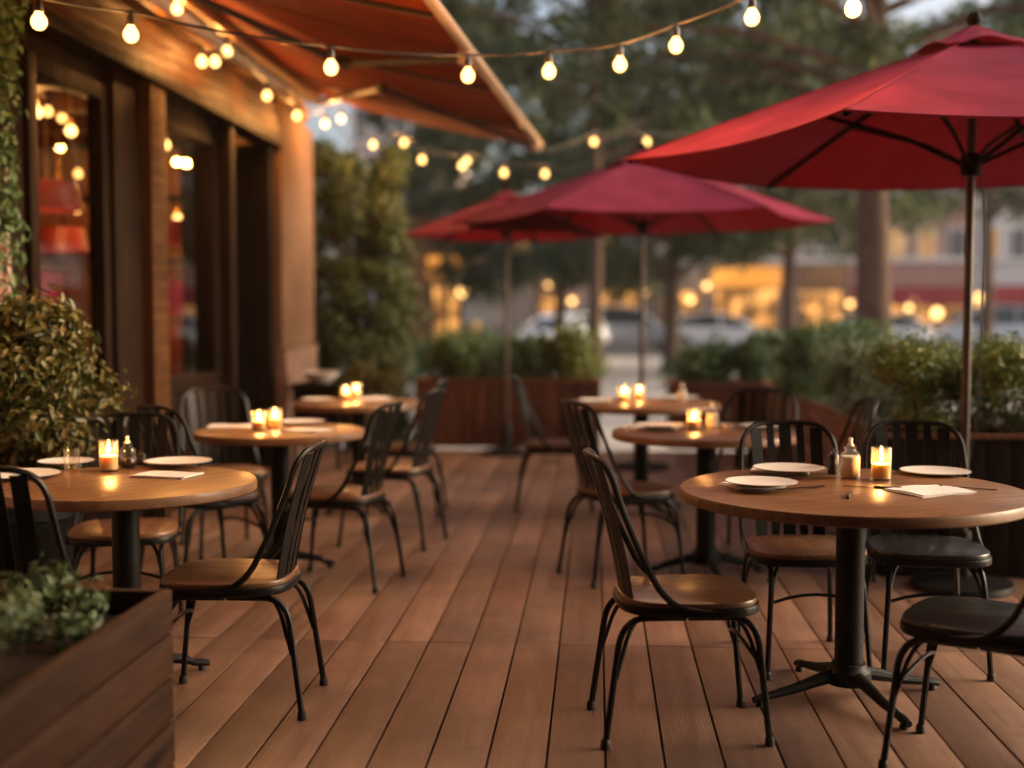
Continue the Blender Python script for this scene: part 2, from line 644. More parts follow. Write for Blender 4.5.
M['leaf_bush'] = leafmat('olive bush leaves', [(.025, .035, .008), (.07, .08, .018), (.14, .125, .03), (.2, .13, .045)], .4, .2)
M['leaf_box'] = leafmat('boxwood leaves', [(.04, .085, .014), (.11, .165, .028), (.19, .225, .04), (.26, .23, .06)], .45)
M['leaf_sage'] = leafmat('grey green sage leaves', [(.06, .09, .045), (.13, .165, .09), (.21, .23, .14)], .6)
M['leaf_dark'] = leafmat('dark cypress foliage', [(.03, .052, .016), (.06, .09, .026), (.105, .125, .036)], .55)
M['leaf_green'] = leafmat('mid green shrub leaves', [(.035, .085, .026), (.08, .145, .045), (.13, .19, .07)], .5)
M['leaf_tree'] = leafmat('street tree leaves', [(.03, .05, .024), (.06, .088, .036), (.095, .12, .05), (.13, .14, .06)], .5, .5)
M['leaf_herb'] = leafmat('herb leaves', [(.035, .06, .024), (.085, .125, .05), (.15, .18, .085)], .5)
M['bark'] = plain('rough brown bark', (.10, .06, .042), .9, 0, .5, 9, 1.0, .2, 0, 30)
M['twig'] = plain('brown twigs', (.05, .035, .02), .8)


def pavemat():
    m, nt, out = newmat('grey street paving')
    b = N(nt, 'ShaderNodeBsdfPrincipled', Roughness=.8)
    tc = N(nt, 'ShaderNodeTexCoord')
    br = N(nt, 'ShaderNodeTexBrick', Scale=1.0)
    br.inputs['Color1'].default_value = (.40, .37, .34, 1)
    br.inputs['Color2'].default_value = (.34, .315, .29, 1)
    br.inputs['Mortar'].default_value = (.18, .17, .16, 1)
    br.inputs['Brick Width'].default_value = .8
    br.inputs['Row Height'].default_value = .4
    br.inputs['Mortar Size'].default_value = .01
    L(nt, tc.outputs['Object'], br.inputs['Vector'])
    n = noise(nt, tc.outputs['Object'], .6, 6)
    L(nt, mix(nt, 1.0, br.outputs['Color'], ramp(nt, n, [(.3, (.75,) * 3), (.7, (1.15,) * 3)]), 'MULTIPLY'), b.inputs['Base Color'])
    L(nt, b.outputs[0], out.inputs[0])
    return m


M['paving'] = pavemat()
M['asphalt'] = plain('worn asphalt', (.055, .053, .052), .85, 0, .3, 1.5, .4, .3, 0, 60)
M['kerb'] = plain('granite kerb', (.30, .29, .27), .8)
M['white_paint'] = plain('road paint', (.6, .59, .56), .7, 0, .15, 5)

# ------------------------------------------------------------------ setting
GZ = -0.16
mb = MB()
mb.box(-400, 400, -60, 700, GZ - .3, GZ)
tag(mb.build('ground', M['paving'], smooth=0), kind='structure')
mb = MB()
mb.box(-300, 300, 41.0, 54.5, GZ, GZ + .004)
tag(mb.build('road', M['asphalt'], smooth=0), kind='structure')
mb = MB()
mb.bbox(-300, 300, 40.75, 41.0, GZ, GZ + .12, .02)
mb.bbox(-300, 300, 54.5, 54.75, GZ, GZ + .12, .02)
tag(mb.build('kerb', M['kerb']), kind='structure')
mb = MB()
mb.box(-300, 300, 54.75, 59.5, GZ + .004, GZ + .115)
tag(mb.build('pavement', M['paving'], smooth=0), kind='structure')
mb = MB()
for i in range(-20, 30):
    mb.box(i * 6, i * 6 + 3, 47.6, 47.75, GZ + .008, GZ + .012)
tag(mb.build('road_marking', M['white_paint'], smooth=0), kind='structure')

# timber deck: separate boards with open gaps, butt joints and slight height differences
mb = MB()
bw, gap = .181, .0075
i0, i1 = -17, 20
for i in range(i0, i1):
    x0 = .033 + i * bw + gap / 2
    x1 = .033 + (i + 1) * bw - gap / 2
    y = -.8 + ((i * 37) % 11) * .12
    cuts = [-.8]
    if i == -2:
        cuts += [3.0, 5.42]
    y = 4.95 if i % 2 else 5.03
    cuts = [-.8, 1.1, 5.06, 9.4] if i % 3 else [-.8, 2.6, 7.2, 11.0] if i % 2 else [-.8, 5.06, 10.1]
    cuts = sorted(set(cuts)) + [12.18]
    for a, b in zip(cuts[:-1], cuts[1:]):
        dz = rng.uniform(-.0012, .0012)
        mb.bbox(x0, x1, a + .002, b - .002, -.026 + dz, dz, .0025, r=rng.random())
tag(mb.build('deck', M['deck']), kind='structure')
mb = MB()
mb.box(.033 + i0 * bw, .033 + i1 * bw, -.9, 12.2, GZ, -.06)
tag(mb.build('deck_base', M['soil'], smooth=0), kind='structure')


# ------------------------------------------------------------------ chair
def bez(p0, p1, p2, n=6):
    p0, p1, p2 = Vector(p0), Vector(p1), Vector(p2)
    return [p0 * (1 - t) ** 2 + p1 * 2 * t * (1 - t) + p2 * t * t for t in [k / n for k in range(n + 1)]]


def superpoly(w, d, n=40, e=3.6, cy=0.0, taper=0.0):
    out = []
    for k in range(n):
        a = 2 * PI * k / n
        c, s = math.cos(a), math.sin(a)
        x = w / 2 * math.copysign(abs(c) ** (2 / e), c)
        y = d / 2 * math.copysign(abs(s) ** (2 / e), s)
        x *= 1 + taper * (y / (d / 2))
        out.append((x, y + cy))
    return out


def back_top(x):
    """top rail curve (seen from above it bows backwards)"""
    t = abs(x) / .19
    return -.305 + .055 * t ** 2


def make_chair(label):
    t = thing('bistro_chair', label, 'chair', group='black metal bistro chairs')
    s = MB().prism(superpoly(.435, .445, 44, 3.2, .022, .05), .438, .458, .006)
    s.build('seat', M['seat_wood'], t)
    fr = MB().prism(superpoly(.448, .458, 44, 3.2, .022, .05), .412, .4395, .005)
    fr.build('seat_frame', M['black_metal'], t)
    # hoop backrest: starts on the sides of the seat, sweeps back and up, rounded into the top rail
    path = []
    for s_ in (-1, 1):
        side = [Vector((s_ * .222, .07, .428)), Vector((s_ * .223, .03, .432))]
        side += bez((s_ * .223, .01, .435), (s_ * .222, -.06, .44), (s_ * .217, -.11, .52), 7)
        side += [Vector((s_ * .203, -.165, .63)), Vector((s_ * .198, -.21, .74))]
        side += bez((s_ * .195, -.228, .79), (s_ * .19, -.25, .885), (s_ * .105, back_top(.105) + .0, .898), 7)
        path.append(side)
    top = [Vector((x, back_top(x), .90)) for x in (-.06, 0, .06)]
    full = path[0] + top + list(reversed(path[1]))
    MB().tube(full, .0105, 8).build('back_frame', M['black_metal'], t)
    for x, w in ((-.125, .05), (-.0625, .032), (0, .05), (.0625, .032), (.125, .05)):
        k = x / .19
        pts, sd = [], []
        for j in range(7):
            u = j / 6
            z = .425 + u * (.893 - .425 - .03 * k * k)
            y = -.185 + .03 * k * k + u * (back_top(x) + .185 - .03 * k * k) + .012 * math.sin(PI * u)
            pts.append(Vector((x * (.93 + .07 * u), y, z)))
            sd.append(Vector((1, .5 * k, 0)).normalized())
        MB().strip(pts, sd, w, .004).build('slat', M['black_metal'], t)
    for sx in (-1, 1):
        for sy in (-1, 1):
            ytop = -.13 if sy < 0 else .14
            pts = [Vector((sx * .165, .004 * sy, .402)), Vector((sx * .166, ytop * .7, .402))]
            pts += bez((sx * .167, ytop, .402), (sx * .170, ytop + sy * .075, .402), (sx * .176, ytop + sy * .09, .315), 7)
            pts += [Vector((sx * .195, sy * .262, .012))]
            lg = MB().tube(pts, .0108, 8)
            lb = MB().tube
            # short doubled tube bracing the leg from under the seat
            lg.tube([(sx * .105, ytop * .9, .405)] + bez((sx * .125, ytop, .40), (sx * .155, ytop + sy * .05, .395), (sx * .1735, ytop + sy * .075, .29), 5) +
                    [(sx * .1815, ytop + sy * .098, .215)], .0075, 6)
            lo = lg.build('leg', M['black_metal'], t)
            MB().lathe([(0, 0), (.0145, 0), (.016, .004), (.015, .022), (.0115, .03), (0, .031)], (sx * .195, sy * .262, 0), 12).build('rubber_foot', M['rubber'], lo)
    MB().tube([(-.178, .222, .27)] + bez((-.17, .218, .275), (0, .19, .33), (.17, .218, .275), 6) + [(.178, .222, .27)], .007, 6).build('stretcher', M['black_metal'], t)
    t.scale = (1, 1, 1.015)
    return t


CH = [
    ((.27, 4.07), (.99, .12), 'bistro chair with a glossy seat, in profile beside the largest round table'),
    ((1.19, 3.76), (-.86, .50), 'dark seated bistro chair cut off by the photo edge in front of the largest table'),
    ((.81, 4.90), (.10, -1), 'dark bistro chair behind the pepper mill and plates of the largest table'),
    ((1.29, 4.93), (-.05, -1), 'dark seated bistro chair behind the lit candle, beside the nearest umbrella pole'),
    ((.13, 6.40), (.88, .47), 'bistro chair seen from behind, angled to the table with the lone candle'),
    ((1.14, 6.52), (-1, -.05), 'bistro chair squeezed between the lone candle table and the long planter'),
    ((.88, 7.02), (-.35, -1), 'bistro chair behind the lone candle table, facing the camera'),
    ((-.29, 8.60), (1, .03), 'bistro chair in profile beside the table at the middle umbrella pole'),
    ((-1.255, 4.24), (-1, -.03), 'brown seated bistro chair in profile on the aisle side of the bush table'),
    ((-1.82, 3.81), (.02, 1), 'dark bistro chair whose hoop rises just behind the foreground plank planter'),
    ((-2.0, 5.12), (.22, -1), 'bistro chair facing the camera behind the soy bottle and beside the round bush'),
    ((-1.97, 6.08), (.6, .8), 'very dark bistro chair seen from behind between the bush table and the door table'),
    ((-2.14, 6.98), (.5, -.86), 'bistro chair against the restaurant wall, behind the two candles before the door'),
    ((-1.29, 6.17), (-.97, .2), 'bistro chair on the aisle side of the two candle table in front of the door'),
    ((-1.2, 7.24), (-.95, .2), 'bistro chair standing on the aisle between the door table and the hedge table'),
    ((-1.31, 8.35), (-1, .02), 'farthest bistro chair on the aisle side of the small hedge table'),
]
chair0 = make_chair(CH[0][2])
for i, ((x, y), (fx, fy), lab) in enumerate(CH):
    rz = math.atan2(-fx, fy)
    if i == 0:
        chair0.location = (x, y, 0)
        chair0.rotation_euler = (0, 0, rz)
    else:
        cc = dup(chair0, (x, y, 0), rz, lab)
        if i in (1, 3):  # two chairs get a much darker seat wood
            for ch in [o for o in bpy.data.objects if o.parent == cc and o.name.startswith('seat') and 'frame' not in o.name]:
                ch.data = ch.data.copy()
                ch.data.materials[0] = M['dark_seat']
                ch['label'] = 'dark seat'


# ------------------------------------------------------------------ tables
def make_table(loc, rad, rz, label, toprz):
    t = thing('bistro_table', label, 'table', loc, rz, 'round wooden bistro tables')
    h = .75
    mb = MB()
    # top: planks glued side by side
    n = 7
    top = MB()
    poly = [(rad * math.cos(2 * PI * k / 96), rad * math.sin(2 * PI * k / 96)) for k in range(96)]
    top.prism(poly, h - .028, h, .004, r=rng.random())
    o = top.build('tabletop', M['table_wood'], t)
    o.rotation_euler = (0, 0, toprz)
    e = MB()
    prof = [(rad - .012, h - .038), (rad - .002, h - .038), (rad + .003, h - .033), (rad + .003, h - .010), (rad + .001, h - .0045), (rad - .0015, h - .0045), (rad - .0015, h - .027), (rad - .012, h - .0285), (rad - .012, h - .038)]
    e.lathe(prof, n=96)
    e.build('edge_band', M['table_edge'], o)
    MB().lathe([(0, .06), (.05, .06), (.05, h - .037), (0, h - .037)], n=28).build('column', M['iron'], t)
    MB().lathe([(0, h - .036), (.16, h - .036), (.16, h - .029), (0, h - .029)], n=28).build('mounting_plate', M['iron'], t)
    MB().lathe([(0, .055), (.075, .055), (.08, .07), (.078, .10), (.062, .118), (.06, .128), (.051, .132), (.051, .14), (0, .14)], n=28).build('collar', M['iron'], t)
    for k in range(4):
        a = PI / 2 * k
        d = Vector((math.cos(a), math.sin(a), 0))
        sdir = Vector((-d.y, d.x, 0))
        Lr = min(.36, rad * .62)
        f = MB()
        prof = [(.05, .088, .050, .052), (.12, .075, .044, .046), (.22, .05, .036, .036), (Lr - .05, .035, .030, .028), (Lr - .015, .03, .036, .03), (Lr + .012, .024, .026, .022)]
        vs, fs = [], []
        for (rr, zc, w, hh) in prof:
            for a2 in range(10):
                q = 2 * PI * a2 / 10
                vs.append(d * rr + sdir * (w / 2 * math.cos(q)) + Vector((0, 0, zc + hh / 2 * math.sin(q))))
        for i in range(len(prof) - 1):
            for j in range(10):
                fs.append((i * 10 + j, i * 10 + (j + 1) % 10, (i + 1) * 10 + (j + 1) % 10, (i + 1) * 10 + j))
        fs += [tuple(range(10)), tuple((len(prof) - 1) * 10 + j for j in range(10))]
        f.add(vs, fs)
        fo = f.build('foot', M['iron'], t)
        MB().lathe([(0, 0), (.016, 0), (.016, .012), (.011, .02), (0, .02)], tuple(d * (Lr - .015)), 10).build('glide', M['rubber'], fo)
    return t


TB = {}
for key, (x, y), rad, rz, lab, trz in [
    ('R1', (.90, 4.42), .60, R(200), 'largest round wooden table, under the nearest red umbrella', R(5)),
    ('L1', (-1.735, 4.44), .475, R(215), 'round wooden table beside the bush, holding the soy bottle and one candle', R(25)),
    ('L2', (-1.66, 6.40), .44, R(25), 'round wooden table with two candles in front of the dark restaurant door', R(-15)),
    ('L3', (-1.63, 8.40), .44, R(50), 'round wooden table with two candles nearest the tall hedge column', R(40)),
    ('R2', (.575, 6.50), .49, R(10), 'round wooden table with a cream bottle and single candle, before the long planter', R(10)),
    ('R3', (.305, 8.44), .53, R(35), 'round wooden table with two candles nearest the middle umbrella pole', R(-30)),
]:
    TB[key] = make_table((x, y, 0), rad, rz, lab, trz)

TZ = .75


# ------------------------------------------------------------------ table settings
def make_candle(label):
    t = thing('candle_holder', label, 'candle', group='lit candles in glasses')
    g = MB()
    g.lathe([(0, 0), (.034, 0), (.037, .003), (.0375, .01), (.0375, .105), (.0365, .1065), (.0352, .105), (.0352, .012), (.033, .007), (0, .006)], n=32)
    g.build('glass', M['amber_glass'], t)
    w = MB().lathe([(0, .007), (.0335, .007), (.0345, .012), (.0345, .052), (.031, .054), (.022, .0525), (0, .052)], n=28).build('wax', M['wax'], t)
    MB().tube([(0, 0, .051), (.001, 0, .058), (.002, .001, .063)], .0011, 6).build('wick', M['wick'], w)
    MB().lathe([(0, .060), (.0038, .063), (.0062, .069), (.0058, .076), (.0035, .085), (.0015, .093), (0, .098)], n=14).build('flame', M['flame'], t)
    return t


def add_light(name, loc, energy, col, rad, parent=None):
    l = bpy.data.lights.new(name, 'POINT')
    l.energy = energy
    l.color = col
    l.shadow_soft_size = rad
    o = bpy.data.objects.new(name, l)
    COL.objects.link(o)
    o.location = loc
    if parent:
        o.parent = parent
    return o


CANDLE_W, BULB_W, PEND_W = 1.1, 6.6, 7.0
cand0 = None
for (u, v), lab in [
    ((881, 480), 'tallest looking lit candle glass beside the cream bottle on the largest table'),
    ((109, 471), 'lit candle in a glass next to the soy bottle'),
    ((259, 431), 'lit candle glass nearer the napkin, one of two on the table before the door'),
    ((275, 428), 'lit candle glass nearer the plate, one of two on the table before the door'),
    ((346, 401), 'lit candle glass farther from the aisle on the table by the tall hedge'),
    ((356, 398.5), 'lit candle glass closer to the aisle on the table by the tall hedge'),
    ((694, 430), 'lone lit candle glass on the table with the small cream bottle before the long planter'),
    ((624, 402), 'lit candle glass in front of its twin on the table by the middle umbrella pole'),
    ((639, 400), 'second lit candle glass, close against the middle umbrella pole'),
]:
    p = on_z(u, v, TZ)
    if cand0 is None:
        cand0 = make_candle(lab)
        cand0.location = p
        cand0.scale = (1.0, 1.0, 1.15)
        c = cand0
    else:
        c = dup(cand0, p, rng.uniform(0, 6), lab)
        if v < 440:
            c.scale = (1.0, 1.0, 1.0)
    add_light('candle_light', (p.x, p.y, p.z + .082), CANDLE_W, (1.0, .52, .18), .008)


def make_plate(rad, label, napkin_mat=None):
    t = thing('plate', label, 'plate', group='plates laid on the tables')
    s = rad / .12
    MB().lathe([(0, 0), (.062 * s, 0), (.066 * s, .002), (.10 * s, .009), (.119 * s, .013), (.12 * s, .0145), (.118 * s, .0158), (.10 * s, .0125), (.085 * s, .0085), (.06 * s, .006), (0, .006)], n=64).build('dish', M['plate'], t)
    MB().lathe([(.1185 * s, .0125), (.1215 * s, .0135), (.1215 * s, .0158), (.118 * s, .0163), (.1185 * s, .0125)], n=64).build('rim', M['plate_rim'], t)
    return t


pl0 = None
for (u, v), rad, dz, lab in [
    ((761, 485), .125, .016, 'grey white plate nearest the table edge on the largest table, a napkin corner under it'),
    ((789, 471), .135, .016, 'white plate between the pepper mill and the far rim of the largest table'),
    ((935, 474), .13, 0, 'white plate behind the white napkin and beside the umbrella pole'),
    ((178, 464), .125, .014, 'white plate stacked on another plate beside the soy bottle'),
    ((178, 464), .135, 0, 'lower plate of the stack beside the soy bottle'),
    ((18, 477), .15, 0, 'white plate cut off by the edge of the photo on the table by the bush'),
    ((66, 464), .11, 0, 'white plate under the bush leaves behind the lit candle'),
    ((301, 423.5), .13, 0, 'white plate behind the pair of candles on the table before the door'),
    ((660, 427), .13, .016, 'white plate on a napkin on the table with the lone cream bottle candle'),
    ((764, 428), .13, 0, 'white plate near the planter side of the table with the cream bottle'),
    ((596, 402), .12, 0, 'white plate on the aisle side of the table by the middle umbrella pole'),
    ((682, 399), .12, 0, 'white plate behind the cream bottle on the table by the middle umbrella pole'),
    ((318, 401), .11, 0, 'white plate on the wall side of the table by the tall hedge'),
]:
    p = on_z(u, v, TZ + dz)
    if pl0 is None:
        pl0 = make_plate(.12, lab)
        o = pl0
        o.location = p
    else:
        o = dup(pl0, p, rng.uniform(0, 6), lab)
    k = rad / .12
    o.scale = (k, k, 1)


def make_napkin(u, v, w, d, rz, lab, dz=0.0):
    mb = MB()
    nx, ny = 12, 12
    rr = random.Random(int(u * 7 + v))
    fold = rr.uniform(.3, .7)
    for lay in range(2):
        z0 = .0012 + lay * .0035
        vs, fs = [], []
        sh = lay * rr.uniform(-.010, .010)
        sk = rr.uniform(-.05, .05)
        for s in (0, 1):
            for j in range(ny + 1):
                for i in range(nx + 1):
                    x = (i / nx - .5) * w * (1 if lay == 0 else .985) + sh
                    y = (j / ny - .5) * d * (1 if lay == 0 else .97) + sk * x
                    ed = max(abs(i / nx - .5), abs(j / ny - .5)) * 2
                    z = z0 + s * .003 + .0022 * math.sin(x * 31 + u) * math.sin(y * 27 + v) + (.003 * max(0, ed - .75) if lay else 0)
                    vs.append((x, y, max(z, .0004 + s * .002)))
        n1 = (nx + 1) * (ny + 1)
        for j in range(ny):
            for i in range(nx):
                a = j * (nx + 1) + i
                fs.append((a, a + nx + 1, a + nx + 2, a + 1))
                fs.append((n1 + a, n1 + a + 1, n1 + a + nx + 2, n1 + a + nx + 1))
        rim = [i for i in range(nx + 1)] + [j * (nx + 1) + nx for j in range(1, ny + 1)] + [ny * (nx + 1) + i for i in range(nx - 1, -1, -1)] + [j * (nx + 1) for j in range(ny - 1, 0, -1)]
        for a, b in zip(rim, rim[1:] + rim[:1]):
            fs.append((a, b, n1 + b, n1 + a))
        mb.add(vs, fs)
    o = mb.build('napkin', M['napkin'])
    o.location = on_z(u, v, TZ + dz)
    o.rotation_euler = (0, 0, rz)
    return tag(o, lab, 'napkin', 'folded white napkins')


make_napkin(928, 492, .235, .20, R(28), 'white folded napkin in front of the lit candle on the largest table')
make_napkin(751, 486, .18, .17, R(20), 'napkin corner sticking out under the grey white plate at the rim of the largest table', -.0005)
make_napkin(780, 471.5, .22, .18, R(-12), 'napkin mostly covered by the plate beside the pepper mill', -.0005)
make_napkin(166, 476, .225, .15, R(-12), 'white folded napkin in front of the plate stack on the table by the bush')
make_napkin(230, 427, .22, .17, R(10), 'white napkin on the bush side of the two candles on the door table')
make_napkin(306, 431, .22, .18, R(-20), 'white napkin in front of the plate on the door table')
make_napkin(374, 399, .22, .2, R(25), 'napkin on the aisle side of the table by the tall hedge')
make_napkin(654, 429, .25, .2, R(-8), 'napkin under the plate on the table with the lone cream bottle candle', -.0005)


def knife(u, v, rz, lab, ln=.2):
    t = thing('knife', lab, 'knife', on_z(u, v, TZ), rz, 'knives on the largest table')
    MB().bbox(-.0055, .0055, -ln / 2, -ln / 2 + .095, .0006, .0095, .002).build('handle', M['shaker'], t)
    b = MB()
    b.prism([(-.0035, -ln / 2 + .095), (.004, -ln / 2 + .095), (.0085, -ln / 2 + .115), (.0085, ln / 2 - .03), (.004, ln / 2 - .008), (-.0035, ln / 2)], .003, .0046, .0005)
    b.build('blade', M['dark_steel'], t)


def fork(u, v, rz, lab, ln=.19):
    t = thing('fork', lab, 'fork', on_z(u, v, TZ), rz, 'forks on the largest table')
    MB().strip([(0, -ln / 2, .002), (0, -.02, .004), (0, .02, .005)], [(1, 0, 0)] * 3, .007, .0025).build('handle', M['dark_steel'], t)
    h = MB()
    h.prism([(-.004, .02), (.004, .02), (.011, .035), (.011, .05), (-.011, .05), (-.011, .035)], .004, .006, .0005)
    for k in (-.009, -.003, .003, .009):
        h.strip([(k, .05, .005), (k, .075, .0055), (k, ln / 2, .008)], [(1, 0, 0)] * 3, .003, .0016)
    h.build('head', M['dark_steel'], t)


knife(849, 495, R(-14), 'black handled knife lying in the middle of the largest table, pointing at the cream bottle')
knife(872, 488, R(72), 'knife whose tip shows beside the white napkin near the lit candle')
fork(800, 489, R(-70), 'fork lying just past the grey white plate')
fork(968, 489, R(75), 'dark fork lying beyond the white napkin close to the table rim')


def bottle(u, v, lab, h=.145, r=.036, fill='cream_glaze', level=.62):
    """squat glass bottle with a pouring stopper"""
    t = thing('sauce_bottle', lab, 'bottle', on_z(u, v, TZ), 0, 'sauce bottles on the tables')
    k = h / .145
    MB().lathe([(0, 0), (r * .93, 0), (r, .005), (r, .078 * k), (r * .93, .09 * k), (r * .55, .101 * k), (r * .5, .106 * k), (r * .62, .110 * k), (r * .62, .117 * k), (r * .5, .119 * k), (0, .119 * k)], n=32).build('glass', M['glass'], t)
    MB().lathe([(0, .004), (r * .9, .004), (r * .95, .008), (r * .95, (.078 * k) * level / .62 if level < .62 else .078 * k), (r * .86, min(.088 * k, .078 * k * level / .62 + .004)), (0, min(.089 * k, .078 * k * level / .62 + .004))], n=28).build('sauce', M[fill], t)
    MB().lathe([(0, .119 * k), (r * .36, .119 * k), (r * .36, .124 * k), (r * .22, .128 * k), (r * .2, .138 * k), (r * .26, .143 * k), (r * .16, .149 * k), (0, .151 * k)], n=18).build('stopper', M['plate'], t)
    return t


bottle(850, 478, 'cream coloured glass sauce bottle with a pale stopper between pepper mill and candle', .148, .0375, 'cream_glaze', .62)
bottle(128, 468, 'glass bottle half full of dark soy sauce beside a lit candle', .125, .031, 'soy', .34)
bottle(712, 428, 'small cream sauce bottle next to the lone candle before the long planter', .14, .034, 'cream_glaze', .62)
bottle(682, 400.5, 'blurred pale sauce bottle on the farthest table by the middle umbrella pole', .12, .03, 'cream_glaze', .62)


def shaker(u, v, lab, h=.085, r=.023):
    t = thing('pepper_mill', lab, 'pepper mill', on_z(u, v, TZ), 0, 'pepper mills')
    MB().lathe([(0, 0), (r * .96, 0), (r, .004), (r, h * .78), (r * .9, h * .82), (0, h * .82)], n=24).build('body', M['shaker'], t)
    MB().lathe([(0, h * .82), (r * .72, h * .82), (r * .74, h * .86), (r * .5, h * .93), (r * .2, h * .95), (r * .18, h * 1.02), (r * .25, h * 1.08), (0, h * 1.12)], n=20).build('cap', M['dark_steel'], t)


shaker(833, 474, 'black pepper mill beside the cream sauce bottle on the largest table', .092, .0225)
shaker(141, 464, 'small dark pepper mill half hidden behind the soy bottle', .05, .02)

# small clear glass behind the candle on the bush table, salt dish on the cream bottle table
g = MB().lathe([(0, 0), (.026, 0), (.028, .003), (.032, .085), (.0305, .085), (.027, .006), (0, .005)], n=24).build('water_glass', M['glass'])
g.location = on_z(72, 470, TZ)
tag(g, 'small clear glass standing beside the lit candle under the bush', 'glass')
g = MB().lathe([(0, 0), (.022, 0), (.034, .018), (.036, .022), (.033, .022), (.02, .006), (0, .005)], n=24).build('salt_dish', M['plate'])
g.location = on_z(727, 428, TZ)
tag(g, 'tiny white salt dish beside the small cream sauce bottle', 'dish')

# service stand with a white bowl by the far end of the facade
sp = Vector((-2.42, 10.75, 0))
t = thing('service_stand', 'dark service stand carrying a pale bowl at the far end of the restaurant wall', 'stand', sp)
MB().bbox(-.22, .22, -.2, .2, .70, .74, .006).build('top', M['dark_wood'], t)
for sx in (-1, 1):
    for sy in (-1, 1):
        MB().bbox(sx * .19 - .018, sx * .19 + .018, sy * .17 - .018, sy * .17 + .018, 0, .70, .004).build('leg', M['dark_wood'], t)
MB().bbox(-.18, .18, -.16, .16, .22, .245, .004).build('shelf', M['dark_wood'], t)
MB().bbox(-.18, .18, -.165, -.15, .30, .70, .003).build('front_panel', M['dark_wood'], t)
b = MB().lathe([(0, 0), (.07, 0), (.08, .006), (.15, .07), (.168, .098), (.162, .099), (.14, .068), (.07, .012), (0, .01)], n=40).build('bowl', M['plate'])
b.location = (sp.x, sp.y, .74)
tag(b, 'wide pale bowl on the dark service stand', 'bowl')


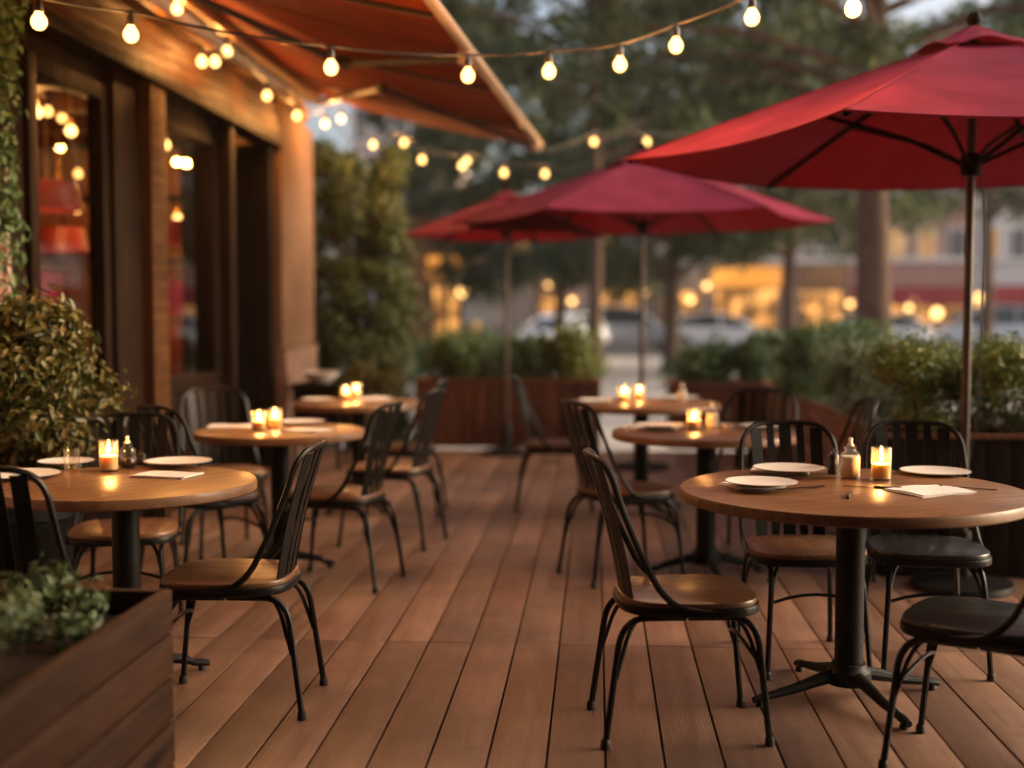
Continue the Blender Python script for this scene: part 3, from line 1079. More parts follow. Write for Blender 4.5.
# ------------------------------------------------------------------ umbrellas
def make_umbrella(loc, rad, ztop, zrim, rz, lab, nsides=6, base=True):
    t = thing('patio_umbrella', lab, 'umbrella', loc, rz, 'red patio umbrellas')
    fab = M['umb_red']
    nr, nsd = 10, 8
    vent_r = .30 * rad / 1.66

    def canopy_pt(f, j, s, k):
        a0 = 2 * PI * k / nsides
        a1 = 2 * PI * (k + 1) / nsides
        c0 = Vector((math.cos(a0), math.sin(a0), 0))
        c1 = Vector((math.cos(a1), math.sin(a1), 0))
        d = c0 * (1 - s) + c1 * s
        rr = rad * f
        z = ztop - (ztop - zrim) * (f ** 1.04)
        sag = 4 * s * (1 - s) * (.055 * f * (rad / 1.66))
        hem_in = 4 * s * (1 - s) * .035 * f
        p = d * rr * (1 - hem_in)
        p.z = z - sag + .022 * f * 4 * s * (1 - s)
        return p

    def sheet(f0, f1, lift, thick=.003, flare=None):
        mb = MB()
        for k in range(nsides):
            vs, fs = [], []
            for side in (0, 1):
                for j in range(nr + 1):
                    f = f0 + (f1 - f0) * j / nr
                    for i in range(nsd + 1):
                        p = canopy_pt(f, j, i / nsd, k)
                        p.z += lift - side * thick
                        if flare:
                            p.z += flare(j / nr, i / nsd)
                        vs.append(p)
            n1 = (nr + 1) * (nsd + 1)
            for j in range(nr):
                for i in range(nsd):
                    a = j * (nsd + 1) + i
                    fs.append((a, a + 1, a + nsd + 2, a + nsd + 1))
                    fs.append((n1 + a, n1 + a + nsd + 1, n1 + a + nsd + 2, n1 + a + 1))
            for i in range(nsd):
                a = nr * (nsd + 1) + i
                fs.append((a, a + 1, n1 + a + 1, n1 + a))
                fs.append((i, n1 + i, n1 + i + 1, i + 1))
            mb.add(vs, fs, r=rng.random())
        return mb
    cp = sheet(.10, 1.0, 0).build('canopy', fab, t, smooth=50)
    hem = MB()
    for k in range(nsides):
        hem.tube([canopy_pt(.999, 0, i / 10, k) for i in range(11)], .0055, 6)
    hem.build('hem', fab, cp)
    seam = MB()
    for k in range(nsides):
        pts = [canopy_pt(.12 + .87 * i / 10, 0, 0, k) + Vector((0, 0, .002)) for i in range(11)]
        sd = Vector((-math.sin(2 * PI * k / nsides), math.cos(2 * PI * k / nsides), 0))
        seam.strip(pts, [sd] * 11, .022, .004)
    seam.build('seam', fab, cp)
    sheet(.012, vent_r / rad, .020 * rad / 1.66, .003, lambda f, s: (.04 * (1 - f) + f * f * .018 * (1 - math.cos(2 * PI * s))) * (rad / 1.66)).build('vent_cap', fab, t, smooth=50)
    MB().lathe([(0, ztop + .03), (.03, ztop + .03), (.034, ztop + .045), (.02, ztop + .055), (.034, ztop + .075), (.036, ztop + .095), (.024, ztop + .118), (0, ztop + .124)], n=20).build('finial', M['dark_wood'], t)
    pr = .021 if rad > 1.3 else .019
    MB().lathe([(0, .05), (pr, .05), (pr, ztop + .04), (0, ztop + .04)], n=18).build('pole', M['pole_wood'], t)
    zr = ztop - .62 * (rad / 1.66) + .02
    MB().lathe([(pr + .001, zr - .06), (.04, zr - .06), (.05, zr - .03), (.05, zr + .03), (.035, zr + .05), (pr + .001, zr + .05), (pr + .001, zr - .06)], n=20).build('runner', M['dark_wood'], t)
    MB().lathe([(pr + .001, ztop - .09), (.045, ztop - .09), (.05, ztop - .06), (.045, ztop - .03), (pr + .001, ztop - .03), (pr + .001, ztop - .09)], n=20).build('hub', M['dark_wood'], t)
    for k in range(nsides):
        a = 2 * PI * k / nsides
        d = Vector((math.cos(a), math.sin(a), 0))
        sd = Vector((-d.y, d.x, 0))
        pts = [d * .045 + Vector((0, 0, ztop - .055))] + [canopy_pt(f, 0, 0, k) + Vector((0, 0, -.018)) for f in (.15, .4, .65, .97)]
        rb = MB().strip(pts, [sd] * 5, .016, .022).build('rib', M['dark_wood'], t)
        q = canopy_pt(.52, 0, 0, k) + Vector((0, 0, -.03))
        MB().strip([d * .045 + Vector((0, 0, zr)), d * .3 * rad / 1.66 + Vector((0, 0, zr + (q.z - zr) * .42)), q], [sd] * 3, .013, .020).build('strut', M['dark_wood'], rb)
        MB().lathe([(0, 0), (.012, 0), (.012, .03), (0, .03)], tuple(canopy_pt(.985, 0, 0, k) + Vector((0, 0, -.03))), 8).build('rib_tip', M['dark_wood'], rb)
    cd = MB()
    cd.tube([(-.05, -.02, zr - .04), (-.065, -.025, zr - .12), (-.075, -.03, zr - .4), (-.07, -.03, zr - .8), (-.065, -.03, zr - 1.25), (-.03, -.022, zr - 1.45)], .004, 6)
    cd.tube([(-.045, .01, zr - .04), (-.055, 0, zr - .14), (-.071, -.022, zr - .4), (-.066, -.022, zr - .8)], .003, 6)
    cd.build('pull_cord', M['cord'], t)
    MB().lathe([(0, 0), (.24, 0), (.245, .01), (.24, .035), (.12, .055), (.045, .065), (.04, .28), (.036, .29), (0, .29)], n=36).build('base', M['iron'], t)
    return t


make_umbrella((1.818, 6.238, 0), 1.68, 2.70, 2.135, R(178), 'large crimson patio umbrella nearest the camera, over the largest table')
make_umbrella((.392, 10.852, 0), 1.66, 2.70, 2.15, R(182), 'middle crimson patio umbrella standing behind the farthest two candle table')
make_umbrella((-.86, 11.82, 0), .98, 2.48, 2.085, R(195), 'smallest crimson patio umbrella, farthest away in front of the back planter')

# ------------------------------------------------------------------ planters
def plank_box(name, label, x0, x1, y0, y1, h, plank, mat_y, vertical=False, mat_v=None, cap=True, seed=1):
    """planter of planks: four side panels, soil and a cap"""
    rr = random.Random(seed)
    t = thing(name, label, 'planter', ((x0 + x1) / 2, (y0 + y1) / 2, 0), 0, 'wooden planter boxes')
    hx, hy = (x1 - x0) / 2, (y1 - y0) / 2
    th = .032
    for axis in ('x', 'y'):
        for s in (-1, 1):
            mb = MB()
            if vertical:
                n = max(2, int(round((2 * hx if axis == 'x' else 2 * hy) / plank)))
                wid = (2 * hx if axis == 'x' else 2 * hy - 2 * th) / n
                for i in range(n):
                    a = -(hx if axis == 'x' else hy - th) + i * wid
                    if axis == 'x':
                        ya, yb = (-hy, -hy + th) if s < 0 else (hy - th, hy)
                        mb.bbox(a + .002, a + wid - .002, ya, yb + rr.uniform(-.002, .002), .02, h, .004, r=rr.random())
                    else:
                        xa, xb = (-hx, -hx + th) if s < 0 else (hx - th, hx)
                        mb.bbox(xa, xb, a + .002, a + wid - .002, .02, h, .004, r=rr.random())
            else:
                n = int(round(h / plank))
                for i in range(n):
                    z0, z1 = h - (i + 1) * plank + .004, h - i * plank - .004
                    z0 = max(z0, .004)
                    if axis == 'y':
                        xa, xb = (-hx, -hx + th) if s < 0 else (hx - th, hx)
                        mb.bbox(xa, xb + rr.uniform(-.002, .002), -hy, hy, z0, z1, .005, r=rr.random())
                    else:
                        ya, yb = (-hy + .001, -hy + th) if s < 0 else (hy - th, hy - .001)
                        mb.bbox(-hx + th + .001, hx - th - .001, ya, yb, z0, z1, .005, r=rr.random())
            mb.build('side_panel', (mat_v or mat_y) if vertical else mat_y, t)
    MB().box(-hx + th + .003, hx - th - .003, -hy + th + .003, hy - th - .003, .03, h - .07).build('soil', M['soil'], t, smooth=0)
    if cap:
        cb = MB()
        cb.bbox(-hx - .012, -hx + .06, -hy - .012, hy + .012, h + .001, h + .026, .004, r=rr.random())
        cb.bbox(hx - .06, hx + .012, -hy - .012, hy + .012, h + .001, h + .026, .004, r=rr.random())
        cb.bbox(-hx + .062, hx - .062, -hy - .012, -hy + .06, h + .001, h + .026, .004, r=rr.random())
        cb.bbox(-hx + .062, hx - .062, hy - .06, hy + .012, h + .001, h + .026, .004, r=rr.random())
        cb.build('rim_boards', mat_y, t)
    return t


plank_box('planter_box', 'plank planter close to the camera in the corner, horizontal knotty boards, low herbs inside', -1.95, -1.19, 1.15, 3.38, .60, .126, M['planter_wood'], cap=False, seed=3)
plank_box('planter_box', 'red brown back planter of upright boards behind the smallest umbrella', -1.80, .04, 12.2, 12.85, .67, .14, M['planter_red_y'], True, M['planter_red'], True, 5)
plank_box('planter_box', 'red brown back planter behind the middle umbrella pole', .72, 2.1, 12.2, 12.85, .64, .14, M['planter_red_y'], True, M['planter_red'], True, 6)
plank_box('planter_box', 'long low planter of boards along the deck edge behind the cream bottle table', 1.60, 2.35, 6.95, 12.15, .67, .165, M['planter_red_y'], False, None, True, 7)
plank_box('planter_box', 'dark planter box of upright boards behind the nearest umbrella pole', 1.46, 3.30, 6.46, 6.93, .72, .13, M['planter_red_y'], True, M['dark_wood'], True, 8)


# ------------------------------------------------------------------ foliage
def leaf_mesh(name, pts, nrm, size, mat, parent=None, aspect=.45, seed=0, fold=.25, six=False, droop=0.0):
    """one mesh of leaf-shaped faces at pts, roughly facing nrm"""
    g = np.random.default_rng(seed)
    n = len(pts)
    pts = np.asarray(pts, float)
    nrm = np.asarray(nrm, float) + g.normal(0, .55, (n, 3))
    nrm /= np.linalg.norm(nrm, axis=1)[:, None] + 1e-9
    d = g.normal(0, 1, (n, 3))
    d[:, 2] += .4 - droop
    d -= nrm * np.sum(d * nrm, axis=1)[:, None]
    d /= np.linalg.norm(d, axis=1)[:, None] + 1e-9
    s = np.cross(nrm, d)
    L_ = (size * g.uniform(.6, 1.35, n))[:, None]
    W = L_ * aspect
    base = pts - d * L_ * .5
    tip = pts + d * L_ * .5
    up = nrm * W * fold
    if six:
        l1 = pts - d * L_ * .18 - s * W * .5 + up
        l2 = pts + d * L_ * .18 - s * W * .42 + up
        r1 = pts - d * L_ * .18 + s * W * .5 + up
        r2 = pts + d * L_ * .18 + s * W * .42 + up
        V = np.stack([base, l1, l2, tip, r2, r1], 1).reshape(-1, 3)
        k = 6
        fl = np.array([[0, 3, 2, 1], [0, 5, 4, 3]])
    else:
        l = pts - s * W * .5 + up
        r = pts + s * W * .5 + up
        V = np.stack([base, l, tip, r], 1).reshape(-1, 3)
        k = 4
        fl = np.array([[0, 2, 1], [0, 3, 2]])
    F = (np.arange(n)[:, None, None] * k + fl[None]).reshape(-1, fl.shape[1])
    me = bpy.data.meshes.new(name)
    me.vertices.add(len(V))
    me.vertices.foreach_set('co', V.ravel())
    nf, fv = F.shape
    me.loops.add(nf * fv)
    me.loops.foreach_set('vertex_index', F.ravel().astype(np.int32))
    me.polygons.add(nf)
    me.polygons.foreach_set('loop_start', np.arange(0, nf * fv, fv, dtype=np.int32))
    me.update(calc_edges=True)
    a = me.attributes.new('rnd', 'FLOAT', 'FACE')
    a.data.foreach_set('value', np.repeat(g.random(n), fl.shape[0]).astype(np.float32))
    me.materials.append(mat)
    o = bpy.data.objects.new(name, me)
    COL.objects.link(o)
    if parent:
        o.parent = parent
    return o


def clump_points(g, centres, radii, per, shell=.55):
    P, Nn = [], []
    for c, r in zip(centres, radii):
        d = g.normal(0, 1, (per, 3))
        d /= np.linalg.norm(d, axis=1)[:, None]
        rad = (g.random(per) ** shell)[:, None]
        r = np.asarray(r if hasattr(r, '__len__') else (r, r, r))
        P.append(np.asarray(c) + d * rad * r)
        Nn.append(d + np.array([0, 0, .35]))
    return np.concatenate(P), np.concatenate(Nn)


def shrub(name, label, cat, base, w, d, h, n_cl, cr, per, leaf, mat, seed, group=None, aspect=.45, six=False, boxy=False, stem_h=None):
    """leafy shrub: clumps spread in the volume, stems inside"""
    g = np.random.default_rng(seed)
    t = thing(name, label, cat, base, 0, group)
    cs, rs = [], []
    for i in range(n_cl):
        if boxy:
            x, y = g.uniform(-.5, .5, 2)
            z = g.uniform(.12, .92) if g.random() < .6 else g.uniform(.75, .95)
            c = (x * w, y * d, z * h)
        else:
            q = g.normal(0, 1, 3)
            q /= np.linalg.norm(q)
            rr = g.uniform(.35, .85)
            c = (q[0] * rr * w / 2, q[1] * rr * d / 2, h * .52 + q[2] * rr * h * .47)
        cs.append(c)
        k = g.uniform(.65, 1.25) * cr
        rs.append((k, k, k * g.uniform(.75, 1.1)))
    P, Nn = clump_points(g, cs, rs, per)
    keep = P[:, 2] > .0
    leaf_mesh('foliage', P[keep], Nn[keep], leaf, mat, t, aspect, seed + 1, .25, six)
    st = MB()
    for c in cs[::2]:
        x0, y0 = (c[0] * .35, c[1] * .35) if not boxy else (c[0] * .95, c[1] * .9)
        st.tube([(x0, y0, -.06), (x0 + (c[0] - x0) * .4, y0 + (c[1] - y0) * .4, c[2] * .5), c], [.008, .006, .003], 5)
    st.build('stems', M['twig'], t)
    return t


# round olive bush beside the bush table, in its pot
bp = Vector((-2.60, 5.36, 0))
t = thing('plant_pot', 'dark round pot holding the big leafy bush by the restaurant wall', 'pot', bp)
MB().lathe([(0, 0), (.2, 0), (.21, .01), (.29, .46), (.31, .47), (.31, .53), (.285, .53), (.27, .46), (0, .45)], n=36).build('shell', M['iron'], t)
MB().lathe([(0, .451), (.268, .451), (.265, .475), (0, .482)], n=30).build('soil', M['soil'], t)
shrub('leafy_bush', 'big round olive green bush with small oval leaves in front of the restaurant window', 'bush', (bp.x, bp.y, .45), .80, .80, 1.10, 56, .17, 240, .050, M['leaf_bush'], 11, None, .42, True)

# herbs in the foreground planter
def fg_herbs():
    g = np.random.default_rng(21)
    cs, rs = [], []
    for i in range(120):
        cs.append((g.uniform(-.34, .27), g.uniform(-1.05, .95), g.uniform(-.02, .09) + .2 * g.random() * max(0, 1 - abs(0))  * .8))
        rs.append(g.uniform(.05, .09))
    P, Nn = clump_points(g, cs, rs, 110, .6)
    t = thing('herb_plant', 'low spreading green herbs growing inside the plank planter close to the camera', 'plant', (-1.57, 2.265, .55))
    leaf_mesh('foliage', P, Nn, .030, M['leaf_herb'], t, .55, 22, .2, True)
    st = MB()
    for c in cs[::3]:
        st.tube([(c[0], c[1], -.02), (c[0] + .01, c[1], c[2])], .002, 5)
    st.build('stems', M['twig'], t)


fg_herbs()

# boxwood mass over the near dark planter and the long planter
shrub('boxwood_hedge', 'bright boxwood hedge with small leaves behind the nearest umbrella pole', 'hedge', (2.38, 6.95, .66), 1.55, .75, .50, 90, .15, 240, .036, M['leaf_box'], 31, 'clipped hedges in the planters', .5, False, True)
shrub('boxwood_hedge', 'loose grey green sage hedge in the long planter beside the bright boxwood', 'hedge', (1.98, 8.6, .60), .72, 1.6, .52, 60, .16, 200, .04, M['leaf_sage'], 32, 'clipped hedges in the planters', .4, False, True)
shrub('boxwood_hedge', 'dark green hedge at the far end of the long planter', 'hedge', (1.98, 10.55, .60), .75, 2.2, .62, 64, .18, 190, .05, M['leaf_green'], 33, 'clipped hedges in the planters', .45, False, True)
for x, lab, s, mt in [(-1.35, 'bright green shrub in the back planter nearest the tall hedge column', 41, 'leaf_green'), (-.72, 'shrub in the back planter right behind the smallest umbrella pole', 42, 'leaf_green'), (-.22, 'duller bush at the open end of the back planter', 43, 'leaf_box')]:
    shrub('planter_shrub', lab, 'shrub', (x, 12.52, .58), .78, .62, .60, 22, .17, 170, .06, M[mt], s, 'shrubs in the back planters', .45)
shrub('planter_shrub', 'small bush in the planter behind the middle umbrella pole', 'shrub', (1.10, 12.52, .56), .74, .62, .52, 20, .16, 170, .06, M['leaf_green'], 44, 'shrubs in the back planters', .45)
shrub('planter_shrub', 'bush in the planter corner where the back planter meets the long planter', 'shrub', (1.72, 12.52, .56), .76, .62, .60, 20, .17, 170, .06, M['leaf_green'], 45, 'shrubs in the back planters', .45)

# tall hedge column at the end of the facade
def tall_hedge():
    g = np.random.default_rng(51)
    cs, rs = [], []
    for i in range(230):
        a = g.uniform(0, 2 * PI)
        zz = g.uniform(.05, 1)
        rr = .66 * (1 - .22 * zz ** 2) * g.uniform(.45, 1.05)
        cs.append((math.cos(a) * rr, math.sin(a) * rr * .8, zz * 3.15))
        rs.append(g.uniform(.14, .26))
    P, Nn = clump_points(g, cs, rs, 170, .6)
    t = thing('hedge_column', 'tall dark green hedge column at the far corner of the restaurant', 'hedge', (-2.60, 12.95, GZ))
    leaf_mesh('foliage', P, Nn, .075, M['leaf_dark'], t, .4, 52, .2)
    tr = MB()
    tr.tube([(0, 0, -.02), (.02, .01, 1.2), (-.02, .02, 2.7)], [.06, .045, .015], 8)
    for c in cs[::6]:
        tr.tube([(0, 0, c[2] * .7), tuple(c)], [.016, .005], 5)
    tr.build('trunk', M['bark'], t)


tall_hedge()
shrub('low_shrub', 'low olive shrub at the foot of the tall hedge column', 'shrub', (-2.25, 12.15, 0), .75, .5, .95, 26, .17, 150, .055, M['leaf_bush'], 55, None, .45)


# climbing vine on the near door post
def vine():
    g = np.random.default_rng(61)
    t = thing('climbing_vine', 'leafy vine hanging down the dark post at the photo edge by the window', 'vine', (-2.84, 5.80, 0))
    cs, rs = [], []
    st = MB()
    for k in range(5):
        x, y = g.uniform(-.02, .08), g.uniform(-.16, .14)
        pts = []
        z = 3.3
        while z > 1.35 + .12 * k:
            pts.append((x, y, z))
            cs.append((x, y, z))
            rs.append(g.uniform(.04, .10))
            x += g.normal(0, .018)
            y += g.normal(0, .022)
            z -= .085
        MB().tube(pts, .004, 5).build('stem', M['twig'], t)
    P, Nn = clump_points(g, cs, rs, 17, .5)
    Nn[:, 0] += .6
    leaf_mesh('foliage', P, Nn, .058, M['leaf_green'], t, .42, 62, .25, True, 1.2)


vine()


# ------------------------------------------------------------------ trees
def tree(label, base, trunk_r, crown_z, crown_r, crown_h, n_cl, per, leaf, seed, cr=.9, mat='leaf_tree', lean=0.0, group='street trees beyond the deck'):
    g = np.random.default_rng(seed)
    t = thing('street_tree', label, 'tree', base, 0, group)
    tb = MB()
    top = crown_z + crown_h * .55
    pts, rad = [], []
    for i in range(9):
        u = i / 8
        pts.append((lean * u + .05 * math.sin(u * 5 + seed), .05 * math.cos(u * 4 + seed), u * top))
        rad.append(trunk_r * (1.25 - .35 * min(1, u * 6)) * (1 - .75 * max(0, u - .3)))
    tb.tube(pts, rad, 14)
    cs, rs = [], []
    for i in range(n_cl):
        a = g.uniform(0, 2 * PI)
        rr = crown_r * math.sqrt(g.random())
        zz = g.random()
        rr *= (1 - .45 * abs(zz - .45) * 1.6)
        c = np.array([math.cos(a) * rr + lean, math.sin(a) * rr, crown_z + zz * crown_h - .10 * rr])
        cs.append(c)
        k = g.uniform(.6, 1.25) * cr
        rs.append((k, k, k * .6))
    for c in cs[::2]:
        z0 = max(crown_z * .85, min(c[2] - .5, top * .9))
        f = z0 / top
        p0 = Vector((lean * f, 0, z0))
        q = Vector(tuple(c))
        m_ = (p0 + q) / 2 + Vector((0, 0, .25))
        tb.tube([p0, m_, q], [trunk_r * .32, trunk_r * .18, .015], 6)
    tb.build('trunk', M['bark'], t)
    P, Nn = clump_points(g, cs, rs, per, .6)
    leaf_mesh('crown', P, Nn, leaf, M[mat], t, .5, seed + 1, .2)
    return t


p = at(872, 345, 17.5)
tree('nearest street tree with a thick bare trunk beside the umbrella pole', (p.x, p.y, GZ), .27, 4.3, 4.6, 5.0, 100, 105, .2, 71, .75)
p = at(790, 340, 29)
tree('slim dark trunked street tree in front of the lit orange shop sign', (p.x, p.y, GZ), .17, 3.2, 3.8, 5.8, 85, 120, .24, 72, .9)
p = at(673, 340, 30)
tree('street tree behind the middle umbrella pole, between two parked cars', (p.x, p.y, GZ), .2, 2.6, 4.4, 6.2, 100, 120, .24, 73, .9)
p = at(560, 340, 34)
tree('street tree with low hanging crown behind the smallest umbrella', (p.x, p.y, GZ), .17, 2.4, 4.4, 6.5, 110, 130, .25, 74, .95)
p = at(610, 340, 22)
tree('tall street tree whose crown fills the sky above the string lights', (p.x - .3, p.y, GZ + 0), .13, 4.8, 3.7, 4.5, 68, 100, .2, 75, .72)
p = at(985, 330, 33)
tree('street tree behind the nearest umbrella canopy, near the brick building', (p.x, p.y, GZ), .18, 4.2, 3.6, 5.5, 85, 120, .25, 76, .9)
p = at(455, 340, 37)
tree('distant street tree beside the pale tall building', (p.x, p.y, GZ), .15, 4.4, 2.6, 6.5, 70, 120, .27, 77, .9)
# low shrubs in the strip between deck and road
for i, (u, D, w, h, lab) in enumerate([(735, 20, 2.0, .8, 'low green shrub in the verge under the lit shop sign'), (690, 24, 1.8, .8, 'low shrub in the verge at the foot of the middle street tree'),
                                       (800, 19, 1.8, .75, 'low shrub in the verge beside the thick tree trunk'), (905, 19, 2.4, .9, 'dark shrub in the verge behind the bright boxwood'),
                                       (985, 21, 2.6, .95, 'verge shrub farthest to the side, behind the nearest umbrella pole'), (540, 26, 2.2, 1.0, 'shrub in the verge behind the back planter'),
                                       (480, 22, 2.0, 1.3, 'tallest verge shrub in front of the orange kiosk'), (430, 25, 2.2, 1.2, 'verge shrub next to the tall hedge column')]):
    p = at(u, 340, D)
    shrub('verge_shrub', lab, 'shrub', (p.x, p.y, GZ), w, .9, h, 16, .3, 110, .11, M['leaf_green'], 80 + i, 'shrubs in the verge')

# ------------------------------------------------------------------ restaurant building
XW = -2.9
bl = thing('restaurant_building', 'restaurant front with dark timber windows, warm fascia and limestone piers', 'building', (0, 0, 0))
DW = M['dark_wood']
# brick wall at the near end, stucco above the fascia, roof slab
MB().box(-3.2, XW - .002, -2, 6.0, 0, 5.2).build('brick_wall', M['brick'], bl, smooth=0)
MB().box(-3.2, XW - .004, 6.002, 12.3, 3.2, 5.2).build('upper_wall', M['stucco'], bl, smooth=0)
# timber fascia of long boards with a moulded lower edge
f = MB()
for k in range(3):
    f.bbox(XW - .05, XW + .13 - .012 * k, 6.02, 10.78, 2.885 + k * .106, 2.885 + (k + 1) * .106 - .004, .006, r=rng.random())
f.bbox(XW - .05, XW + .19, 6.0, 10.78, 3.205, 3.25, .008)
f.build('fascia', M['fascia'], bl)
MB().bbox(XW - .06, XW + .16, 6.02, 10.78, 2.80, 2.882, .01).build('lintel', DW, bl)
# posts
for y0, y1, dx in ((6.0, 6.16, .0), (7.2, 7.62, .06), (7.622, 7.9, .13), (9.33, 9.46, .12), (10.62, 10.78, .08)):
    MB().bbox(XW - .1, XW + dx, y0, y1, 0, 2.80, .01).build('post', DW if y0 != 7.622 else M['fascia'], bl)  # one post in lighter fascia wood to stand for its lit face


def window(y0, y1, z0, z1, frame_w=.07):
    fr = MB()
    xa, xb = XW - .06, XW + .03
    fr.bbox(xa, xb, y0, y0 + frame_w, z0, z1, .006)
    fr.bbox(xa, xb, y1 - frame_w, y1, z0, z1, .006)
    fr.bbox(xa, xb, y0 + frame_w + .001, y1 - frame_w - .001, z0, z0 + frame_w, .006)
    fr.bbox(xa, xb, y0 + frame_w + .001, y1 - frame_w - .001, z1 - frame_w, z1, .006)
    w = fr.build('window', DW, bl)
    MB().box(XW - .03, XW - .024, y0 + frame_w - .005, y1 - frame_w + .005, z0 + frame_w - .005, z1 - frame_w + .005).build('pane', M['pane'], w, smooth=0)
    MB().bbox(XW - .08, XW + .08, y0 - .0, y1 + .0, z0 - .05, z0 - .002, .006).build('sill', DW, w)
    pn = MB()
    pn.bbox(XW - .08, XW + .01, y0, y1, 0, z0 - .052, .005)
    n = max(1, int((y1 - y0) / .5))
    for i in range(n):
        a = y0 + (y1 - y0) * i / n + .06
        b_ = y0 + (y1 - y0) * (i + 1) / n - .06
        pn.bbox(XW + .011, XW + .025, a, b_, .15, z0 - .16, .006)
    pn.build('lower_panel', DW, bl)
    tp = MB().bbox(XW - .08, XW + .0, y0, y1, z1 + .001, 2.80, .005).build('transom_board', DW, bl)


window(6.16, 7.2, .80, 2.70, .10)
window(7.9, 9.33, .80, 2.72, .12)
# recessed door
dr = MB()
dr.bbox(XW - .32, XW - .27, 9.5, 10.6, .02, 2.25, .006)
door = dr.build('door', DW, bl)
for (a, b_) in ((9.62, 10.02), (10.08, 10.48)):
    MB().bbox(XW - .268, XW - .255, a, b_, .35, 1.0, .004).build('door_panel', DW, door)
    MB().box(XW - .268, XW - .262, a, b_, 1.15, 2.1).build('door_pane', M['pane'], door, smooth=0)
MB().tube([(XW - .22, 9.58, .95), (XW - .2, 9.58, .97), (XW - .2, 9.58, 1.25), (XW - .22, 9.58, 1.27)], .01, 8).build('handle', M['brass'], door)
MB().box(XW - .32, XW - .275, 9.5, 10.6, 2.26, 2.80).build('transom_board', DW, bl, smooth=0)
MB().box(XW - .31, XW - .1, 9.46, 9.5, 0, 2.80).build('reveal', DW, bl, smooth=0)
MB().box(XW - .31, XW - .1, 10.6, 10.64, 0, 2.80).build('reveal', DW, bl, smooth=0)
# limestone piers with brick plinths
pr = MB()
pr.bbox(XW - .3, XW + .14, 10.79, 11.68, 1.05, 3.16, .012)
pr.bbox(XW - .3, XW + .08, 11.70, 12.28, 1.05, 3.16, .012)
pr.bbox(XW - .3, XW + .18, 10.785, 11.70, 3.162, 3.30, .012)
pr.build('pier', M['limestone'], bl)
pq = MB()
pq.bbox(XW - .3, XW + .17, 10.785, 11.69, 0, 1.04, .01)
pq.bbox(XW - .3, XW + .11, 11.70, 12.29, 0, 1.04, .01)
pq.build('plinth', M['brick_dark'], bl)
# unseen walls, roof and post added behind the camera to shade the near deck
MB().box(XW, 6.4, -2.7, -2.45, 0, 5.2).build('unseen_shade_wall', M['stucco'], bl, smooth=0)
MB().bbox(-2.45, 4.2, -2.44, 3.7, 3.62, 3.78, .01).build('unseen_shade_roof', DW, bl)
MB().box(3.9, 4.1, -2.44, 3.1, GZ, 3.61).build('unseen_shade_side_wall', M['stucco'], bl, smooth=0)
MB().bbox(3.88, 4.12, 3.4, 3.64, GZ, 3.61, .01).build('unseen_shade_post', DW, bl)
# the room behind the windows
M['room_wall'] = plain('warm ochre interior wall', (.20, .095, .03), .8, 0, .5, 1.2)
M['room_floor'] = wood('interior floor', (.06, .03, .015), (.16, .08, .04), 'y', .6, .5)
M['booth_red'] = plain('red leather booth', (.22, .022, .02), .4, 0, .2)
rm = MB()
rm.box(-6.1, -6.0, 5.0, 12.0, 0, 3.1)
rm.box(-6.0, -3.21, 5.0, 5.1, 0, 3.1)
rm.box(-6.0, -3.31, 11.9, 12.0, 0, 3.1)
rm.box(-6.0, -2.98, 5.1, 11.9, 3.02, 3.1)
rm.build('interior_wall', M['room_wall'], bl, smooth=0)
MB().box(-6.0, -2.99, 5.1, 11.9, -.05, .0).build('interior_floor', M['room_floor'], bl, smooth=0)
MB().box(-6.2, -3.0, 4.9, 12.3, 5.2, 5.4).build('roof', M['stucco'], bl, smooth=0)
MB().box(-6.2, -6.1, 4.9, 12.3, 0, 5.2).build('rear_wall', M['stucco'], bl, smooth=0)
MB().box(-6.1, -3.2, 12.02, 12.3, 0, 5.2).build('gable_wall', M['stucco'], bl, smooth=0)

pn = MB()
pn.box(-5.99, -5.95, 5.12, 11.88, 0, 1.25)
pn.box(-5.95, -3.35, 11.85, 11.89, 0, 1.25)
for k in range(9):
    pn.bbox(-5.949, -5.93, 5.2 + k * .74, 5.85 + k * .74, .2, 1.1, .01)
for k in range(4):
    pn.bbox(-5.85 + k * .62, -5.33 + k * .62, 11.82, 11.849, .2, 1.1, .01)
pn.build('wainscot', DW, bl)
for k, (x, z, ww, hh) in enumerate([(-5.5, 1.75, .5, .4), (-4.75, 1.95, .36, .5), (-4.1, 1.7, .5, .36)]):
    t = thing('picture_frame', ['wide dark framed picture deepest on the restaurant end wall', 'upright framed picture in the middle of the restaurant end wall', 'framed picture nearest the door on the restaurant end wall'][k], 'picture', (x, 11.88, z), 0, 'pictures inside the restaurant')
    MB().bbox(-ww / 2, ww / 2, -.03, 0, -hh / 2, hh / 2, .006).build('frame', DW, t)
    MB().box(-ww / 2 + .04, ww / 2 - .04, -.034, -.031, -hh / 2 + .04, hh / 2 - .04).build('canvas', M['stucco'], t, smooth=0)
